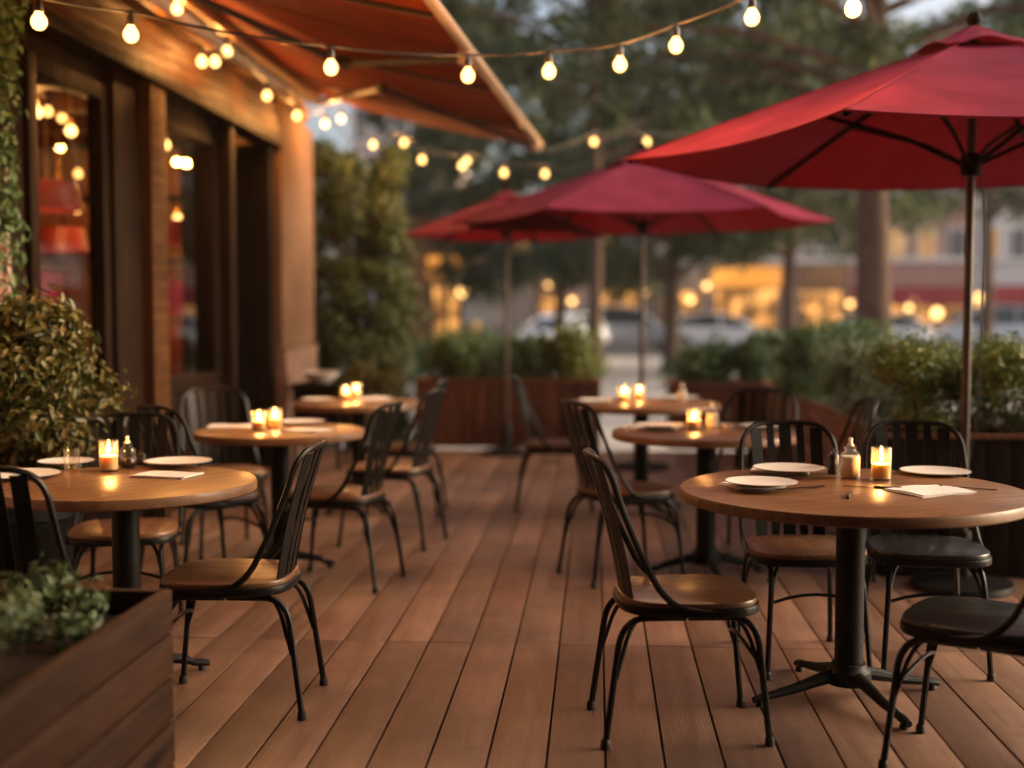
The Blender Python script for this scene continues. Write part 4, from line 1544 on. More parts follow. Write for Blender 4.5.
for k, (y, lab) in enumerate([(6.75, 'red cloth cafe curtain rail inside the first restaurant window'), (8.65, 'red cloth cafe curtain rail inside the second restaurant window')]):
    t = thing('cafe_curtain', lab, 'curtain', (-3.12, y, 1.62), 0, 'cafe curtains inside the windows')
    cu = MB()
    n_ = 60
    vs_, fs_ = [], []
    for sd_ in (0, 1):
        for j in range(2):
            for i in range(n_ + 1):
                vs_.append((.018 * math.sin(i * .9) - sd_ * .004, (i / n_ - .5) * (.8 if k == 0 else 1.1), -.02 - j * .26))
    a_ = n_ + 1
    for i in range(n_):
        fs_ += [(i, i + 1, a_ + i + 1, a_ + i), (2 * a_ + i, 3 * a_ + i, 3 * a_ + i + 1, 2 * a_ + i + 1), (a_ + i, a_ + i + 1, 3 * a_ + i + 1, 3 * a_ + i)]
    cu.add(vs_, fs_)
    cu.build('cloth', M['umb_red'], t, smooth=60)
    MB().tube([(0, -.6, 0), (0, .6, 0)], .008, 8).build('rail', M['brass'], t)

for y, lab in ((7.4, 'red leather booth bench inside the first restaurant window'), (9.6, 'red leather booth bench inside the second restaurant window'), (11.1, 'red leather booth bench deepest inside the restaurant')):
    t = thing('booth_bench', lab, 'bench', (-4.6, y, 0), 0, 'booth benches inside the restaurant')
    MB().bbox(-.75, .75, -.28, .28, .18, .47, .03).build('seat', M['booth_red'], t)
    MB().bbox(-.75, .75, .20, .34, .475, 1.25, .03).build('backrest', M['booth_red'], t)
    MB().bbox(-.72, .72, -.24, .24, 0, .178, .004).build('plinth', DW, t)
t = thing('back_bar', 'dark back bar with open shelves inside the restaurant', 'shelf', (-5.85, 9.0, 0))
MB().bbox(-.12, .25, -1.6, 1.6, 0, 1.0, .01).build('counter', DW, t)
for z in (1.3, 1.7, 2.1):
    MB().bbox(-.1, .15, -1.6, 1.6, z, z + .03, .004).build('shelf', M['fascia'], t)

bm_ = MB()
for y in (6.9, 7.9, 8.9, 9.9, 10.9):
    bm_.bbox(-5.98, -3.12, y - .09, y + .09, 2.82, 3.015, .01)
    bm_.build('ceiling_beam', DW, bl)
    bm_ = MB()
MB().bbox(-5.94, -3.36, 11.84, 11.895, 2.42, 2.50, .008).build('picture_rail', DW, bl)
for k, (x0_, x1_, z_, lab) in enumerate([(-5.85, -4.75, 2.02, 'bottle shelf on the restaurant end wall seen through the first window'), (-4.55, -3.6, 2.10, 'bottle shelf on the restaurant end wall seen through the second window')]):
    t = thing('bottle_shelf', lab, 'shelf', ((x0_ + x1_) / 2, 11.74, z_), 0, 'shelves on the end wall')
    hw_ = (x1_ - x0_) / 2
    MB().bbox(-hw_, hw_, -.11, .1, -.03, 0, .004).build('board', M['fascia'], t)
    for sx in (-1, 1):
        MB().bbox(sx * hw_ * .8 - .015, sx * hw_ * .8 + .015, -.09, .1, -.16, -.031, .004).build('bracket', M['iron'], t)
    nb = 7
    for i in range(nb):
        x_ = (x0_ + x1_) / 2 - hw_ + (i + .5) * 2 * hw_ / nb
        h_ = rng.uniform(.2, .3)
        o = MB().lathe([(0, 0), (.036, 0), (.038, .01), (.038, h_ * .55), (.013, h_ * .75), (.012, h_ * .97), (.016, h_ * .97), (.016, h_), (0, h_)], n=14).build('wine_bottle', M[('amber_glass', 'soy', 'booth_red')[i % 3]])
        o.location = (x_, 11.72, z_)
        tag(o, ['wine bottle on the bottle shelf seen through the first window', 'wine bottle on the bottle shelf seen through the second window'][k], 'bottle', ['bottles on the first window shelf', 'bottles on the second window shelf'][k])
drum0 = None  # red drums with lights, added in place of red reflections in the panes
for p_, lab in [(at(47, 196, 8.9), 'added red drum standing in for a low red reflection in the first restaurant window'), (at(60, 240, 10.6), 'added red drum standing in for the deepest red reflection in the first restaurant window'), (at(168, 232, 10.6), 'added red drum standing in for a red reflection in the second restaurant window')]:
    if drum0 is None:
        drum0 = thing('reflection_drum', lab, 'lamp', p_, 0, 'red drums standing in for window reflections')
        MB().lathe([(.20, -.10), (.24, -.10), (.20, .10), (.196, .10), (.236, -.096), (.20, -.096), (.20, -.10)], n=28).build('shade', M['booth_red'], drum0)
        MB().tube([(0, 0, .02), (0, 0, .5)], .004, 5).build('stem', M['brass'], drum0)
        q = drum0
    else:
        q = dup(drum0, p_, 0, lab)
    for ch in list(bpy.data.objects):
        if ch.parent == q and ch.name.startswith('stem'):
            ch.scale = (1, 1, max(.3, (3.0 - p_.z) / .5))
    add_light('reflection_drum_light', (p_.x, p_.y, p_.z - .01), 2.2, (1.0, .45, .13), .04)

pend0 = None  # interior globes added where the panes reflect the string bulbs
for p_, lab in [(at(71, 131, 9.0), 'lit globe pendant for the highest bulb reflection in the first restaurant window'), (at(77, 208, 9.9), 'lit globe pendant for the lowest bulb reflection in the first restaurant window'),
                (at(165, 145, 10.3), 'lit globe pendant for the highest bulb reflection in the second restaurant window'), (at(154, 174, 10.9), 'lit globe pendant for a bulb reflection beside the frame of the second restaurant window'),
                (at(178, 219, 11.3), 'lit globe pendant for the lowest bulb reflection in the second restaurant window'), (at(37, 112, 8.6), 'pendant for the cluster of bulb reflections by the vine in the first restaurant window')]:
    if pend0 is None:
        pend0 = thing('reflection_pendant', lab, 'lamp', p_, 0, 'pendant lamps standing in for bulb reflections')
        MB().lathe([(0, -.04), (.02, -.0352), (.036, -.0176), (.04, 0), (.036, .0176), (.02, .036), (0, .04)], n=18).build('globe', M['globe'], pend0)
        MB().lathe([(0, .045), (.02, .045), (.022, .06), (.012, .085), (0, .085)], n=14).build('cap', M['brass'], pend0)
        MB().tube([(0, 0, .08), (0, 0, .33)], .003, 5).build('stem', M['brass'], pend0)
        q = pend0
    else:
        q = dup(pend0, p_, 0, lab)
    for ch in list(bpy.data.objects):
        if ch.parent == q and ch.name.startswith('stem'):
            ch.scale = (1, 1, max(.2, (3.02 - p_.z - .02) / .33))
    add_light('reflection_pendant_light', tuple(p_), PEND_W, (1.0, .50, .17), .045)

# ------------------------------------------------------------------ awning
aw = thing('awning', 'rust orange folding arm awning over the restaurant front', 'awning', (0, 0, 0))
W0, W1 = Vector((-2.62, -1.2, 3.46)), Vector((-2.62, 11.65, 3.40))  # near end lengthened out of view to shade the left foreground
F0, F1 = Vector((-1.19, -1.2, 2.87)), Vector((-.53, 11.6, 2.905))
nu, nv = 40, 12
vs, fs = [], []
for side in (0, 1):
    for j in range(nv + 1):
        for i in range(nu + 1):
            a = i / nu
            b_ = j / nv
            p = (W0.lerp(W1, a)).lerp(F0.lerp(F1, a), b_)
            p.z += -.05 * 4 * b_ * (1 - b_) + .004 * math.sin(a * 60) * math.sin(b_ * 3) - side * .003
            vs.append(p)
n1 = (nu + 1) * (nv + 1)
for j in range(nv):
    for i in range(nu):
        a = j * (nu + 1) + i
        fs.append((a, a + 1, a + nu + 2, a + nu + 1))
        fs.append((n1 + a, n1 + a + nu + 1, n1 + a + nu + 2, n1 + a + 1))
m_ = MB()
m_.add(vs, fs)
cp = m_.build('canopy', M['rust_fabric'], aw, smooth=50)
for k in range(1, 12):
    a = k / 12
    pts = []
    for j in range(9):
        b_ = j / 8
        p = (W0.lerp(W1, a)).lerp(F0.lerp(F1, a), b_)
        p.z += -.05 * 4 * b_ * (1 - b_) - .006
        pts.append(p)
    MB().strip(pts, [Vector((0, 1, 0))] * 9, .03, .004).build('seam', M['rust_fabric'], cp)
MB().tube([F0 + Vector((0, 0, .0)), F1], .032, 12).build('front_bar', M['alu'], aw)
MB().tube([W0 + Vector((-.06, -.05, 0)), W1 + Vector((-.06, .02, 0))], .085, 14).build('cassette', M['dark_alu'], aw)
MB().bbox(-2.60, -2.555, -1.2, 11.62, 3.29, 3.345, .006).build('lower_rail', M['alu'], aw)


def arm(a_front, a_elbow, a_wall, bel):
    Ff = F0.lerp(F1, a_front) + Vector((-.02, 0, -.06))
    Ww = W0.lerp(W1, a_wall) + Vector((.03, 0, -.12))
    El = (Ww.lerp(Ff, .47))
    El.y = (W0.lerp(W1, a_elbow)).y
    El.z = Ww.z + (Ff.z - Ww.z) * .5 - .0
    o = MB().tube([Ff, El], .024, 8).build('forearm', M['dark_alu'], aw)
    MB().tube([El, Ww], .028, 8).build('upper_arm', M['dark_alu'], aw)
    MB().lathe([(0, -.04), (.042, -.04), (.042, .04), (0, .04)], tuple(El), 14).build('elbow', M['dark_alu'], aw)
    MB().bbox(Ff.x - .03, Ff.x + .04, Ff.y - .05, Ff.y + .05, Ff.z - .035, Ff.z + .05, .008).build('bracket', M['alu'], aw)


arm(.66, .755, .645, .1)
arm(.97, .83, .98, .1)
arm(.05, .2, .05, .1)
for a in (.18, .40, .59, .755, .90):
    pts = []
    for j in range(7):
        b_ = .02 + .96 * j / 6
        p = (W0.lerp(W1, a)).lerp(F0.lerp(F1, a), b_)
        p.z += -.05 * 4 * b_ * (1 - b_) - .028
        pts.append(p)
    MB().tube(pts, .013, 7).build('rafter', M['dark_alu'], aw)

# ------------------------------------------------------------------ string lights
bulb_glass = MB().lathe([(0, -.034), (.012, -.0322), (.0235, -.025), (.031, -.012), (.033, .001), (.031, .013), (.0245, .025), (.0160, .036), (.0145, .044), (0, .044)], n=16)
bulb_sock = MB().lathe([(0, .04), (.0175, .04), (.0185, .045), (.0165, .075), (.011, .085), (.006, .1), (0, .1)], n=12)
bulb_proto = None
sock_proto = None


def string(label, bulbs, start, end, group='string lights over the deck', sag=.02):
    """bulbs: list of (u, v, D) bulb centres"""
    global bulb_proto, sock_proto
    t = thing('string_lights', label, 'string lights', (0, 0, 0), 0, group)
    cs = [at(*b) for b in bulbs]
    knots = [Vector(start)] + [c + Vector((0, 0, .1)) for c in cs] + [Vector(end)]
    pts = []
    for a, b in zip(knots[:-1], knots[1:]):
        for k in range(8):
            u = k / 8
            p = a.lerp(b, u)
            p.z -= sag * (b - a).length * 4 * u * (1 - u)
            pts.append(p)
    pts.append(knots[-1])
    MB().tube(pts, .0065, 6).build('cord', M['cord'], t)
    for c in cs:
        if bulb_proto is None:
            bulb_proto = bulb_glass.build('bulb', M['bulb'])
            sock_proto = bulb_sock.build('socket', M['cord'])
            b, s = bulb_proto, sock_proto
        else:
            b, s = bulb_proto.copy(), sock_proto.copy()
            COL.objects.link(b)
            COL.objects.link(s)
        b.parent = t
        b.location = c
        s.parent = b
        add_light('bulb_light', tuple(c), BULB_W, (1.0, .43, .115), .028)


string('string lights crossing from the restaurant fascia to the trees, nearest the camera',
       [(39, 22, 5.2), (131, 35, 5.5), (331, 68, 5.9), (468, 76, 6.1), (549, 72, 6.1), (620, 65, 6.1), (676, 46, 5.8), (752, 18, 5.4), (853, 9, 4.9)],
       (-2.72, 5.6, 2.98), (4.9, 16.8, 6.0))
string('string lights hung along the restaurant fascia under the awning',
       [(177, 9, 7.8), (227, 52, 8.8), (267, 96, 9.7), (297, 116, 10.6), (325, 124, 11.6)],
       (-2.66, 6.6, 3.36), (-2.3, 12.9, 2.95))
string('short string of paired bulbs close to the restaurant wall',
       [(202, 62, 8.1), (215, 62, 8.5), (341, 119, 12.0)],
       (-2.8, 7.9, 3.22), (-2.2, 12.95, 3.02))
string('string lights from the tall hedge towards the smallest umbrella',
       [(373, 145, 12.3), (404, 143, 12.5), (422, 160, 12.2), (462, 166, 12.6), (467, 161, 13.4), (504, 173, 12.8), (545, 174, 13.0)],
       (-2.2, 12.9, 2.98), tuple(at(605, 150, 21.5)))
string('far string lights behind the middle umbrella, running to the thick tree trunk',
       [(594, 142, 13.2), (647, 142, 13.6)],
       (-.56, 11.7, 2.86), tuple(at(868, 120, 17.3)))

string('added indoor bulbs standing in for string light reflections in the restaurant windows',  # bulbs added indoors to imitate reflections in the glass
       [(33, 103, 8.4), (48, 112, 9.0), (62, 118, 9.6), (78, 174, 10.4), (148, 162, 10.4), (166, 121, 11.0), (160, 205, 11.2)],
       (-3.3, 8.0, 2.99), (-4.0, 11.6, 2.7), 'indoor bulbs standing in for reflections')
# ------------------------------------------------------------------ far side of the street
M['pale_wall'] = plain('pale pink render', (.68, .56, .50), .9, 0, .12, .4)
M['brown_wall'] = plain('brown stone front', (.40, .28, .21), .9, 0, .2, .4)
M['white_wall'] = plain('white render', (.72, .68, .64), .9, 0, .1, .4)
M['red_brick'] = plain('red brick front', (.46, .24, .19), .9, 0, .2, .6)
M['orange_wall'] = plain('ochre shop front', (.34, .16, .06), .85, 0, .2, .6)
M['dark_frame'] = plain('dark shop frame', (.03, .022, .018), .5)
M['lit_orange'] = lit_window('lit shop window', (.03, .008, .002), (1.0, .44, .11), 1.3, 1.1, .40, .66)
M['lit_soft'] = lit_window('lit flat window', (.5, .22, .06), (1.0, .58, .22), .5, 1.0)
M['lit_sign'] = lit_window('backlit shop sign', (.8, .28, .035), (1.0, .42, .075), .75, .5)
M['dim_pane'] = plain('unlit window pane', (.05, .055, .06), .12, 0, .2)
M['red_canvas'] = fabric('dark red shop awning', (.26, .02, .035), .15)
M['globe_far'] = glow('lit lantern globe', (1.0, .54, .18), 3.0, False)


def far_building(name, label, x0, x1, y, h, wall, floors, shops, lit, depth=9, cornice='white_wall'):
    """floors: list of (z0, z1, n windows); shops: list of dicts in x; lit: set of (floor, i) with light on"""
    t = thing(name, label, 'building', ((x0 + x1) / 2, y, GZ))
    hw = (x1 - x0) / 2
    MB().box(-hw, hw, 0, depth, 0, h).build('wall', M[wall], t, smooth=0)
    c = MB()
    c.bbox(-hw - .15, hw + .15, -.28, -.003, h - .5, h - .05, .04)
    c.bbox(-hw - .05, hw + .05, -.14, -.003, 3.75, 4.0, .03)
    c.build('cornice', M[cornice], t)
    for fi, (z0, z1, n) in enumerate(floors):
        for i in range(n):
            cx = -hw + (i + .5) * 2 * hw / n
            ww = min(1.3, hw * 2 / n * .55)
            fr = MB()
            for (a, b_, c_, d_) in ((cx - ww / 2 - .1, cx - ww / 2, z0, z1), (cx + ww / 2, cx + ww / 2 + .1, z0, z1), (cx - ww / 2, cx + ww / 2, z1 - .1, z1), (cx - ww / 2, cx + ww / 2, z0, z0 + .1), (cx - .03, cx + .03, z0 + .1, z1 - .1)):
                fr.box(a, b_, -.06, -.003, c_, d_)
            fr.box(cx - ww / 2 - .18, cx + ww / 2 + .18, -.16, -.062, z0 - .1, z0 + .001)
            w = fr.build('window', M['white_wall'], t, smooth=0)
            MB().box(cx - ww / 2, cx + ww / 2, -.02, -.005, z0 + .1, z1 - .1).build('pane', M['lit_soft'] if (fi, i) in lit else M['dim_pane'], w, smooth=0)
    for s in shops:
        a, b_ = s['x']
        a -= (x0 + x1) / 2
        b_ -= (x0 + x1) / 2
        z0, z1 = s.get('z', (.5, 2.5))
        fr = MB()
        n = max(2, int((b_ - a) / 1.2))
        for i in range(n + 1):
            q = a + (b_ - a) * i / n
            fr.box(q - .05, q + .05, -.10, -.004, 0, z1 + .1)
        fr.box(a, b_, -.085, -.004, 0, z0)
        w = fr.build('shop_window', M['dark_frame'], t, smooth=0)
        MB().box(a + .05, b_ - .05, -.04, -.006, z0, z1 + .1).build('pane', M['lit_orange'], w, smooth=0)
        if 'sign' in s:
            sz0, sz1, mt = s['sign']
            MB().bbox(a - .1, b_ + .1, -.22, -.004, sz0, sz1, .02).build('sign_panel', M[mt], t)
        if 'awning' in s:
            az, ad = s['awning']
            am = MB()
            nn = 8
            vs, fs = [], []
            for side in (0, 1):
                for i in range(2):
                    for (yy, zz) in ((-.01, az + .7), (-ad, az + .1), (-ad - .01, az - .2)):
                        vs.append((a - .15 if i == 0 else b_ + .15, yy, zz - side * .02))
            for o_ in (0, 6):
                fs += [(o_, o_ + 3, o_ + 4, o_ + 1), (o_ + 1, o_ + 4, o_ + 5, o_ + 2)]
            fs += [(0, 1, 7, 6), (1, 2, 8, 7), (3, 9, 10, 4), (4, 10, 11, 5), (2, 5, 11, 8)]
            am.add(vs, fs)
            am.build('shop_awning', M['red_canvas'], t, smooth=0)
    return t


def wx(u, y):
    """world x of photo column u on the plane at depth y"""
    x, yy, z, f = ray(u, 310)
    return x * y / yy


YB = 59.5
far_building('corner_shop_building', 'brown shop building across the street with a glowing orange sign', wx(655, YB), wx(846, YB), YB, 11, 'brown_wall',
             [(4.3, 6.0, 5), (7.2, 8.9, 5)],
             [dict(x=(wx(714, YB), wx(778, YB)), z=(.5, 2.4), sign=(2.65, 3.55, 'lit_sign')), dict(x=(wx(800, YB), wx(842, YB)), z=(.5, 2.3), sign=(2.6, 3.6, 'orange_wall')),
              dict(x=(wx(660, YB), wx(700, YB)), z=(.5, 2.3))],
             {(0, 3), (0, 0), (1, 2), (0, 2)})
far_building('brick_building', 'red brick building across the street with dark red shop awnings and lit flat windows', wx(848, YB), wx(972, YB), YB, 12, 'red_brick',
             [(3.9, 5.4, 4), (7.0, 8.6, 4)],
             [dict(x=(wx(853, YB), wx(905, YB)), z=(.5, 1.75), awning=(1.95, 1.2)), dict(x=(wx(912, YB), wx(965, YB)), z=(.5, 1.75), awning=(1.95, 1.2))],
             {(0, 1), (0, 2), (1, 0)})
far_building('white_building', 'white building across the street at the photo edge with one red shop awning', wx(974, YB), wx(1120, YB), YB, 12.5, 'white_wall',
             [(3.9, 5.4, 5), (7.0, 8.6, 5)], [dict(x=(wx(985, YB), wx(1040, YB)), z=(.5, 1.8), awning=(2.0, 1.3))], {(0, 0), (1, 2)})
far_building('low_shop_row', 'dim brown shop row across the street behind the middle umbrella', wx(478, YB + 3), wx(652, YB), YB + 2, 7, 'brown_wall',
             [(4.2, 5.6, 6)], [dict(x=(wx(535, YB), wx(562, YB)), z=(1.3, 2.3)), dict(x=(wx(600, YB), wx(640, YB)), z=(1.3, 2.4))], {(0, 1), (0, 4)})
far_building('pale_tall_building', 'tall pale pink building far behind the hedge column and awning corner', -13.5, wx(452, 68), 68, 19, 'pale_wall',
             [(4.4, 6.2, 5), (7.6, 9.4, 5), (10.8, 12.6, 5), (14.0, 15.8, 5)], [], {(1, 4)})
# orange kiosk between hedge and smallest umbrella
yk = 36.0
far_building('lit_kiosk', 'small glowing orange kiosk beside the tall hedge column', wx(395, yk), wx(470, yk), yk, 4.3, 'orange_wall', [],
             [dict(x=(wx(432, yk), wx(462, yk)), z=(.6, 2.3), sign=(2.5, 3.1, 'lit_sign'))], set(), 3.5, 'orange_wall')
t = thing('notice_board', 'white notice board on posts beside the glowing kiosk', 'board', (wx(482, 34), 34, GZ))
MB().bbox(-.55, .55, -.05, .05, 1.2, 2.6, .02).build('panel', M['white_wall'], t)
for s in (-1, 1):
    MB().tube([(s * .45, .08, 0), (s * .45, .08, 2.6)], .04, 8).build('post', M['dark_frame'], t)

for (u, v, D, r, lab) in [(462, 292, 33, .12, 'round lit lantern in front of the orange kiosk'), (937, 313, 50, .2, 'bright round lantern under the red awning of the brick building'),
                          (909, 308, 52, .13, 'lantern between the two awnings of the brick building'), (890, 318, 48, .15, 'low lantern beside the umbrella pole, across the street'),
                          (979, 297, 52, .14, 'lantern on the white building across the street'), (750, 336, 45, .05, 'tiny low lamp')][:5]:
    p = at(u, v, D)
    t = thing('street_lantern', lab, 'lantern', (p.x, p.y, GZ), 0, 'street lanterns')
    MB().lathe([(0, -r), (r * .5, -r * .86), (r * .87, -r * .5), (r, 0), (r * .87, r * .5), (r * .5, r * .86), (0, r)], (0, 0, p.z - GZ), 18).build('globe', M['globe_far'], t)
    MB().lathe([(0, 0), (.11, 0), (.11, .1), (.05, .2), (.035, p.z - GZ - r), (0, p.z - GZ - r)], n=12).build('post', M['dark_frame'], t)

lamp0 = None
for (u, v, lab) in [(547, 286, 'small lit wall lamp at the near end of the dim shop row'), (572, 301, 'small lit wall lamp low between the windows of the dim shop row'), (598, 288, 'lit wall lamp high on the dim shop row'),
                    (646, 292, 'lit wall lamp at the far end of the dim shop row'), (690, 300, 'lit wall lamp beside the narrow window of the corner shop'), (706, 286, 'lit wall lamp beside the glowing orange sign'),
                    (789, 302, 'lit wall lamp between the two corner shop windows'), (846, 304, 'lit wall lamp at the corner of the red brick building'), (908, 300, 'lit wall lamp between the red shop awnings'), (969, 303, 'lit wall lamp at the far corner of the red brick building')]:
    yy = YB + 1.7 if u < 650 else YB - .3
    p = at(u, v, yy)
    p.y = yy
    if lamp0 is None:
        lamp0 = thing('wall_lamp', lab, 'lamp', p, 0, 'wall lamps on the shops')
        MB().lathe([(0, -.14), (.07, -.12), (.125, -.07), (.14, 0), (.125, .07), (.07, .12), (0, .14)], n=14).build('globe', M['globe_far'], lamp0)
        MB().bbox(-.03, .03, -.02, .29, .14, .19, .01).build('bracket', M['dark_frame'], lamp0)
    else:
        dup(lamp0, p, 0, lab)

# ------------------------------------------------------------------ cars
M['car_white'] = plain('white car paint', (.80, .81, .83), .25, 0, .05, 1, 0, .5, .8)
M['car_silver'] = plain('silver car paint', (.55, .57, .6), .3, .4, .05, 1, 0, .5, .8)
M['car_grey'] = plain('grey car paint', (.2, .2, .21), .3, .4, .05, 1, 0, .5, .8)
M['car_glass'] = plain('dark car glass', (.03, .04, .045), .06, 0, .1)
M['rim'] = plain('alloy rim', (.4, .4, .41), .35, .9)
M['tail'] = plain('red tail lamp', (.3, .01, .01), .2)
M['headlamp'] = plain('clear headlamp', (.6, .6, .62), .1)


def car(label, loc, rz, paint, kind):
    t = thing('parked_car', label, 'car', loc, rz, 'cars parked along the street')
    # x forward; sections along x: (x, half width, z_bottom, z_belt)
    if kind == 'suv':
        secs = [(-2.25, .78, .42, .95), (-2.15, .88, .32, 1.02), (-1.4, .92, .28, 1.03), (0, .93, .26, 1.02), (1.0, .92, .28, 1.0), (1.75, .9, .3, .93), (2.2, .82, .36, .82), (2.3, .7, .45, .7)]
        gh = [(-2.12, .80, 1.02, 1.05), (-1.9, .74, 1.02, 1.55), (-1.4, .71, 1.02, 1.68), (-.2, .71, 1.02, 1.70), (.45, .70, 1.02, 1.60), (1.15, .76, 1.0, 1.04)]
    else:
        secs = [(-2.15, .74, .42, .86), (-2.05, .84, .32, .92), (-1.4, .88, .26, .95), (0, .89, .24, .93), (1.0, .88, .25, .90), (1.75, .85, .28, .80), (2.1, .78, .34, .70), (2.2, .66, .42, .6)]
        gh = [(-1.95, .78, .92, .95), (-1.3, .68, .93, 1.32), (-.5, .66, .93, 1.43), (.2, .66, .93, 1.41), (.75, .68, .92, 1.22), (1.2, .74, .9, .93)]
    b = MB()
    rings = []
    for (x, w, z0, z1) in secs:
        zm = (z0 + z1) / 2
        rings.append([(x, -w * .9, z0), (x, -w, z0 + .08), (x, -w * 1.01, zm), (x, -w * .95, z1 - .03), (x, -w * .82, z1), (x, 0, z1 + .02), (x, w * .82, z1), (x, w * .95, z1 - .03), (x, w * 1.01, zm), (x, w, z0 + .08), (x, w * .9, z0), (x, 0, z0 - .01)])
    vs = [p for r in rings for p in r]
    n = 12
    fs = []
    for i in range(len(rings) - 1):
        for k in range(n):
            fs.append((i * n + k, i * n + (k + 1) % n, (i + 1) * n + (k + 1) % n, (i + 1) * n + k))
    fs += [tuple(range(n)), tuple((len(rings) - 1) * n + k for k in range(n))]
    b.add(vs, fs)
    # roof panel and pillars
    for i in range(1, len(gh) - 2):
        (xa, wa, _, za), (xb, wb, _, zb) = gh[i], gh[i + 1]
        b.add([(xa, -wa * .98, za), (xb, -wb * .98, zb), (xb, 0, zb + .03), (xa, 0, za + .03), (xa, wa * .98, za), (xb, wb * .98, zb), (xa, -wa * .98, za - .04), (xb, -wb * .98, zb - .04), (xa, wa * .98, za - .04), (xb, wb * .98, zb - .04)],
              [(0, 1, 2, 3), (3, 2, 5, 4), (0, 6, 7, 1), (4, 5, 9, 8), (6, 8, 9, 7)])
    body = b.build('body', M[paint], t, smooth=40)
    for s in (-1, 1):
        pil = MB()
        for i in (0, 2, len(gh) - 2):
            (xa, wa, z0, za) = gh[i]
            xb, wb, zb = (gh[i + 1][0], gh[i + 1][1], gh[i + 1][3]) if i != 2 else (xa + .02, wa, za)
            zlow = z0 if i != len(gh) - 2 else None
            if i == 2:
                pil.tube([(xa + .5, s * .84, z0 - .02), (xa + .5, s * wa, za)], .035, 6)
            else:
                pil.tube([(xa, s * wa, za), (xb, s * wb, zb)], .04, 6)
        pil.build('pillar', M[paint], body)
    g = MB()
    rg = []
    for (x, w, z0, z1) in gh:
        rg.append([(x, -w * 1.12 if z1 - z0 > .1 else -w, z0 - .01), (x, -w * .97, z1 - .03), (x, w * .97, z1 - .03), (x, w * 1.12 if z1 - z0 > .1 else w, z0 - .01)])
    vs = [p for r in rg for p in r]
    fs = []
    for i in range(len(rg) - 1):
        for k in range(4):
            fs.append((i * 4 + k, i * 4 + (k + 1) % 4, (i + 1) * 4 + (k + 1) % 4, (i + 1) * 4 + k))
    fs += [(0, 1, 2, 3), tuple((len(rg) - 1) * 4 + k for k in range(4))]
    g.add(vs, fs)
    g.build('windows', M['car_glass'], t, smooth=20)
    Mx = Matrix.Rotation(PI / 2, 4, 'X')
    for x in (-1.35, 1.4):
        for s in (-1, 1):
            Mt = Matrix.Translation((x, s * .80, .33)) @ Mx
            w = MB().lathe([(.19, -.11), (.30, -.11), (.33, -.08), (.33, .08), (.30, .11), (.19, .11), (.19, -.11)], n=24, M=Mt).build('wheel', M['rubber'], t)
            MB().lathe([(0, -.095), (.05, -.095), (.19, -.085), (.19, .085), (.05, .095), (0, .095)], n=20, M=Mt).build('rim', M['rim'], w)
    for s in (-1, 1):
        MB().bbox(2.06, 2.235, s * .58 - .16, s * .58 + .16, .60, .70, .02).build('headlight', M['headlamp'], t)
        MB().bbox(-2.215, -2.06, s * .62 - .12, s * .62 + .12, .72, .86, .02).build('tail_light', M['tail'], t)
        MB().bbox(.85, 1.0, s * .98 - .08, s * .98 + .08, .95, 1.06, .02).build('side_mirror', M[paint], t)
    return t


def carp(u, D):
    p = at(u, 330, D)
    return (p.x, p.y, GZ + .004)


car('white car parked nose out behind the smallest umbrella', carp(562, 44), R(-115), 'car_white', 'sedan')
car('silver estate car parked behind the middle umbrella pole', carp(625, 47), R(0), 'car_silver', 'suv')
car('white saloon parked in front of the glowing shop sign', carp(718, 46), R(0), 'car_white', 'sedan')
car('white saloon parked behind the thick tree trunk', carp(868, 45), R(180), 'car_white', 'sedan')
car('silver high roofed car parked at the edge beyond the umbrella pole', carp(985, 46), R(180), 'car_silver', 'suv')

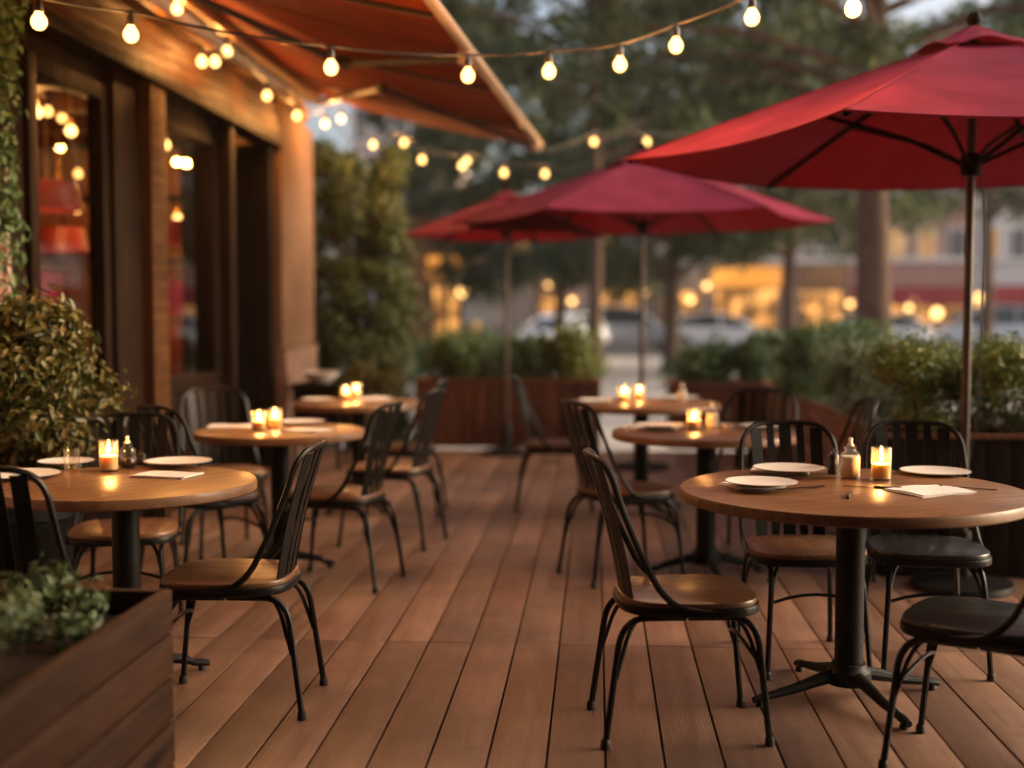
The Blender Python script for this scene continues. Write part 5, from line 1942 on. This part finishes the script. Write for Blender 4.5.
# ------------------------------------------------------------------ light
w = bpy.data.worlds.new('World')
scene.world = w
w.use_nodes = True
nt = w.node_tree
nt.nodes.clear()
sky = nt.nodes.new('ShaderNodeTexSky')
sky.sky_type = 'NISHITA'
sky.sun_disc = False
SUN_EL, SUN_AZ = R(22), R(80)      # azimuth measured clockwise from +Y
sky.sun_elevation = SUN_EL
sky.sun_rotation = SUN_AZ
sky.air_density = .8
sky.dust_density = 6.0
sky.ozone_density = .2
bg = nt.nodes.new('ShaderNodeBackground')
bg.inputs[1].default_value = .15
wo = nt.nodes.new('ShaderNodeOutputWorld')
L(nt, sky.outputs[0], bg.inputs[0])
L(nt, bg.outputs[0], wo.inputs[0])
sun = bpy.data.lights.new('sun', 'SUN')
sun.energy = 1.4
sun.angle = R(40)
sun.color = (1.0, .80, .62)
so = bpy.data.objects.new('sun', sun)
COL.objects.link(so)
d = Vector((math.sin(SUN_AZ) * math.cos(SUN_EL), math.cos(SUN_AZ) * math.cos(SUN_EL), math.sin(SUN_EL)))
so.rotation_euler = (-d).to_track_quat('-Z', 'Y').to_euler()

HAZE = 0.0007
if HAZE:
    mb = MB()
    mb.box(-70, 80, -6, 85, GZ - 1.3, 24)
    hm, hnt, hout = newmat('evening air')
    pv = N(hnt, 'ShaderNodeVolumePrincipled', Density=HAZE, Anisotropy=.2)
    pv.inputs['Color'].default_value = (.9, .88, .86, 1)
    L(hnt, pv.outputs[0], hout.inputs['Volume'])
    tag(mb.build('haze', hm, smooth=0), kind='stuff')
# ------------------------------------------------------------------ camera
cam = bpy.data.cameras.new('camera')
cam.sensor_width = 36
cam.lens = 36 * FPX / 1024
cam.clip_start = .05
cam.clip_end = 2000
cam.dof.use_dof = True
cam.dof.focus_distance = 4.35
cam.dof.aperture_fstop = .86
cam.dof.aperture_blades = 0
co = bpy.data.objects.new('camera', cam)
COL.objects.link(co)
co.location = (0, 0, HCAM)
co.rotation_euler = (PI / 2 - PIT, 0, YAW)
scene.camera = co

scene.view_settings.view_transform = 'Standard'
scene.view_settings.look = 'None'
scene.view_settings.exposure = 1.03
scene.view_settings.gamma = 1
scene.view_settings.use_white_balance = True
scene.view_settings.white_balance_temperature = 6700
scene.view_settings.white_balance_tint = 10
cy = scene.cycles
cy.use_denoising = True
cy.max_bounces = 7
cy.diffuse_bounces = 3
cy.glossy_bounces = 3
cy.transparent_max_bounces = 12
cy.caustics_reflective = False
cy.caustics_refractive = False
cy.sample_clamp_indirect = 4
cy.use_light_tree = True
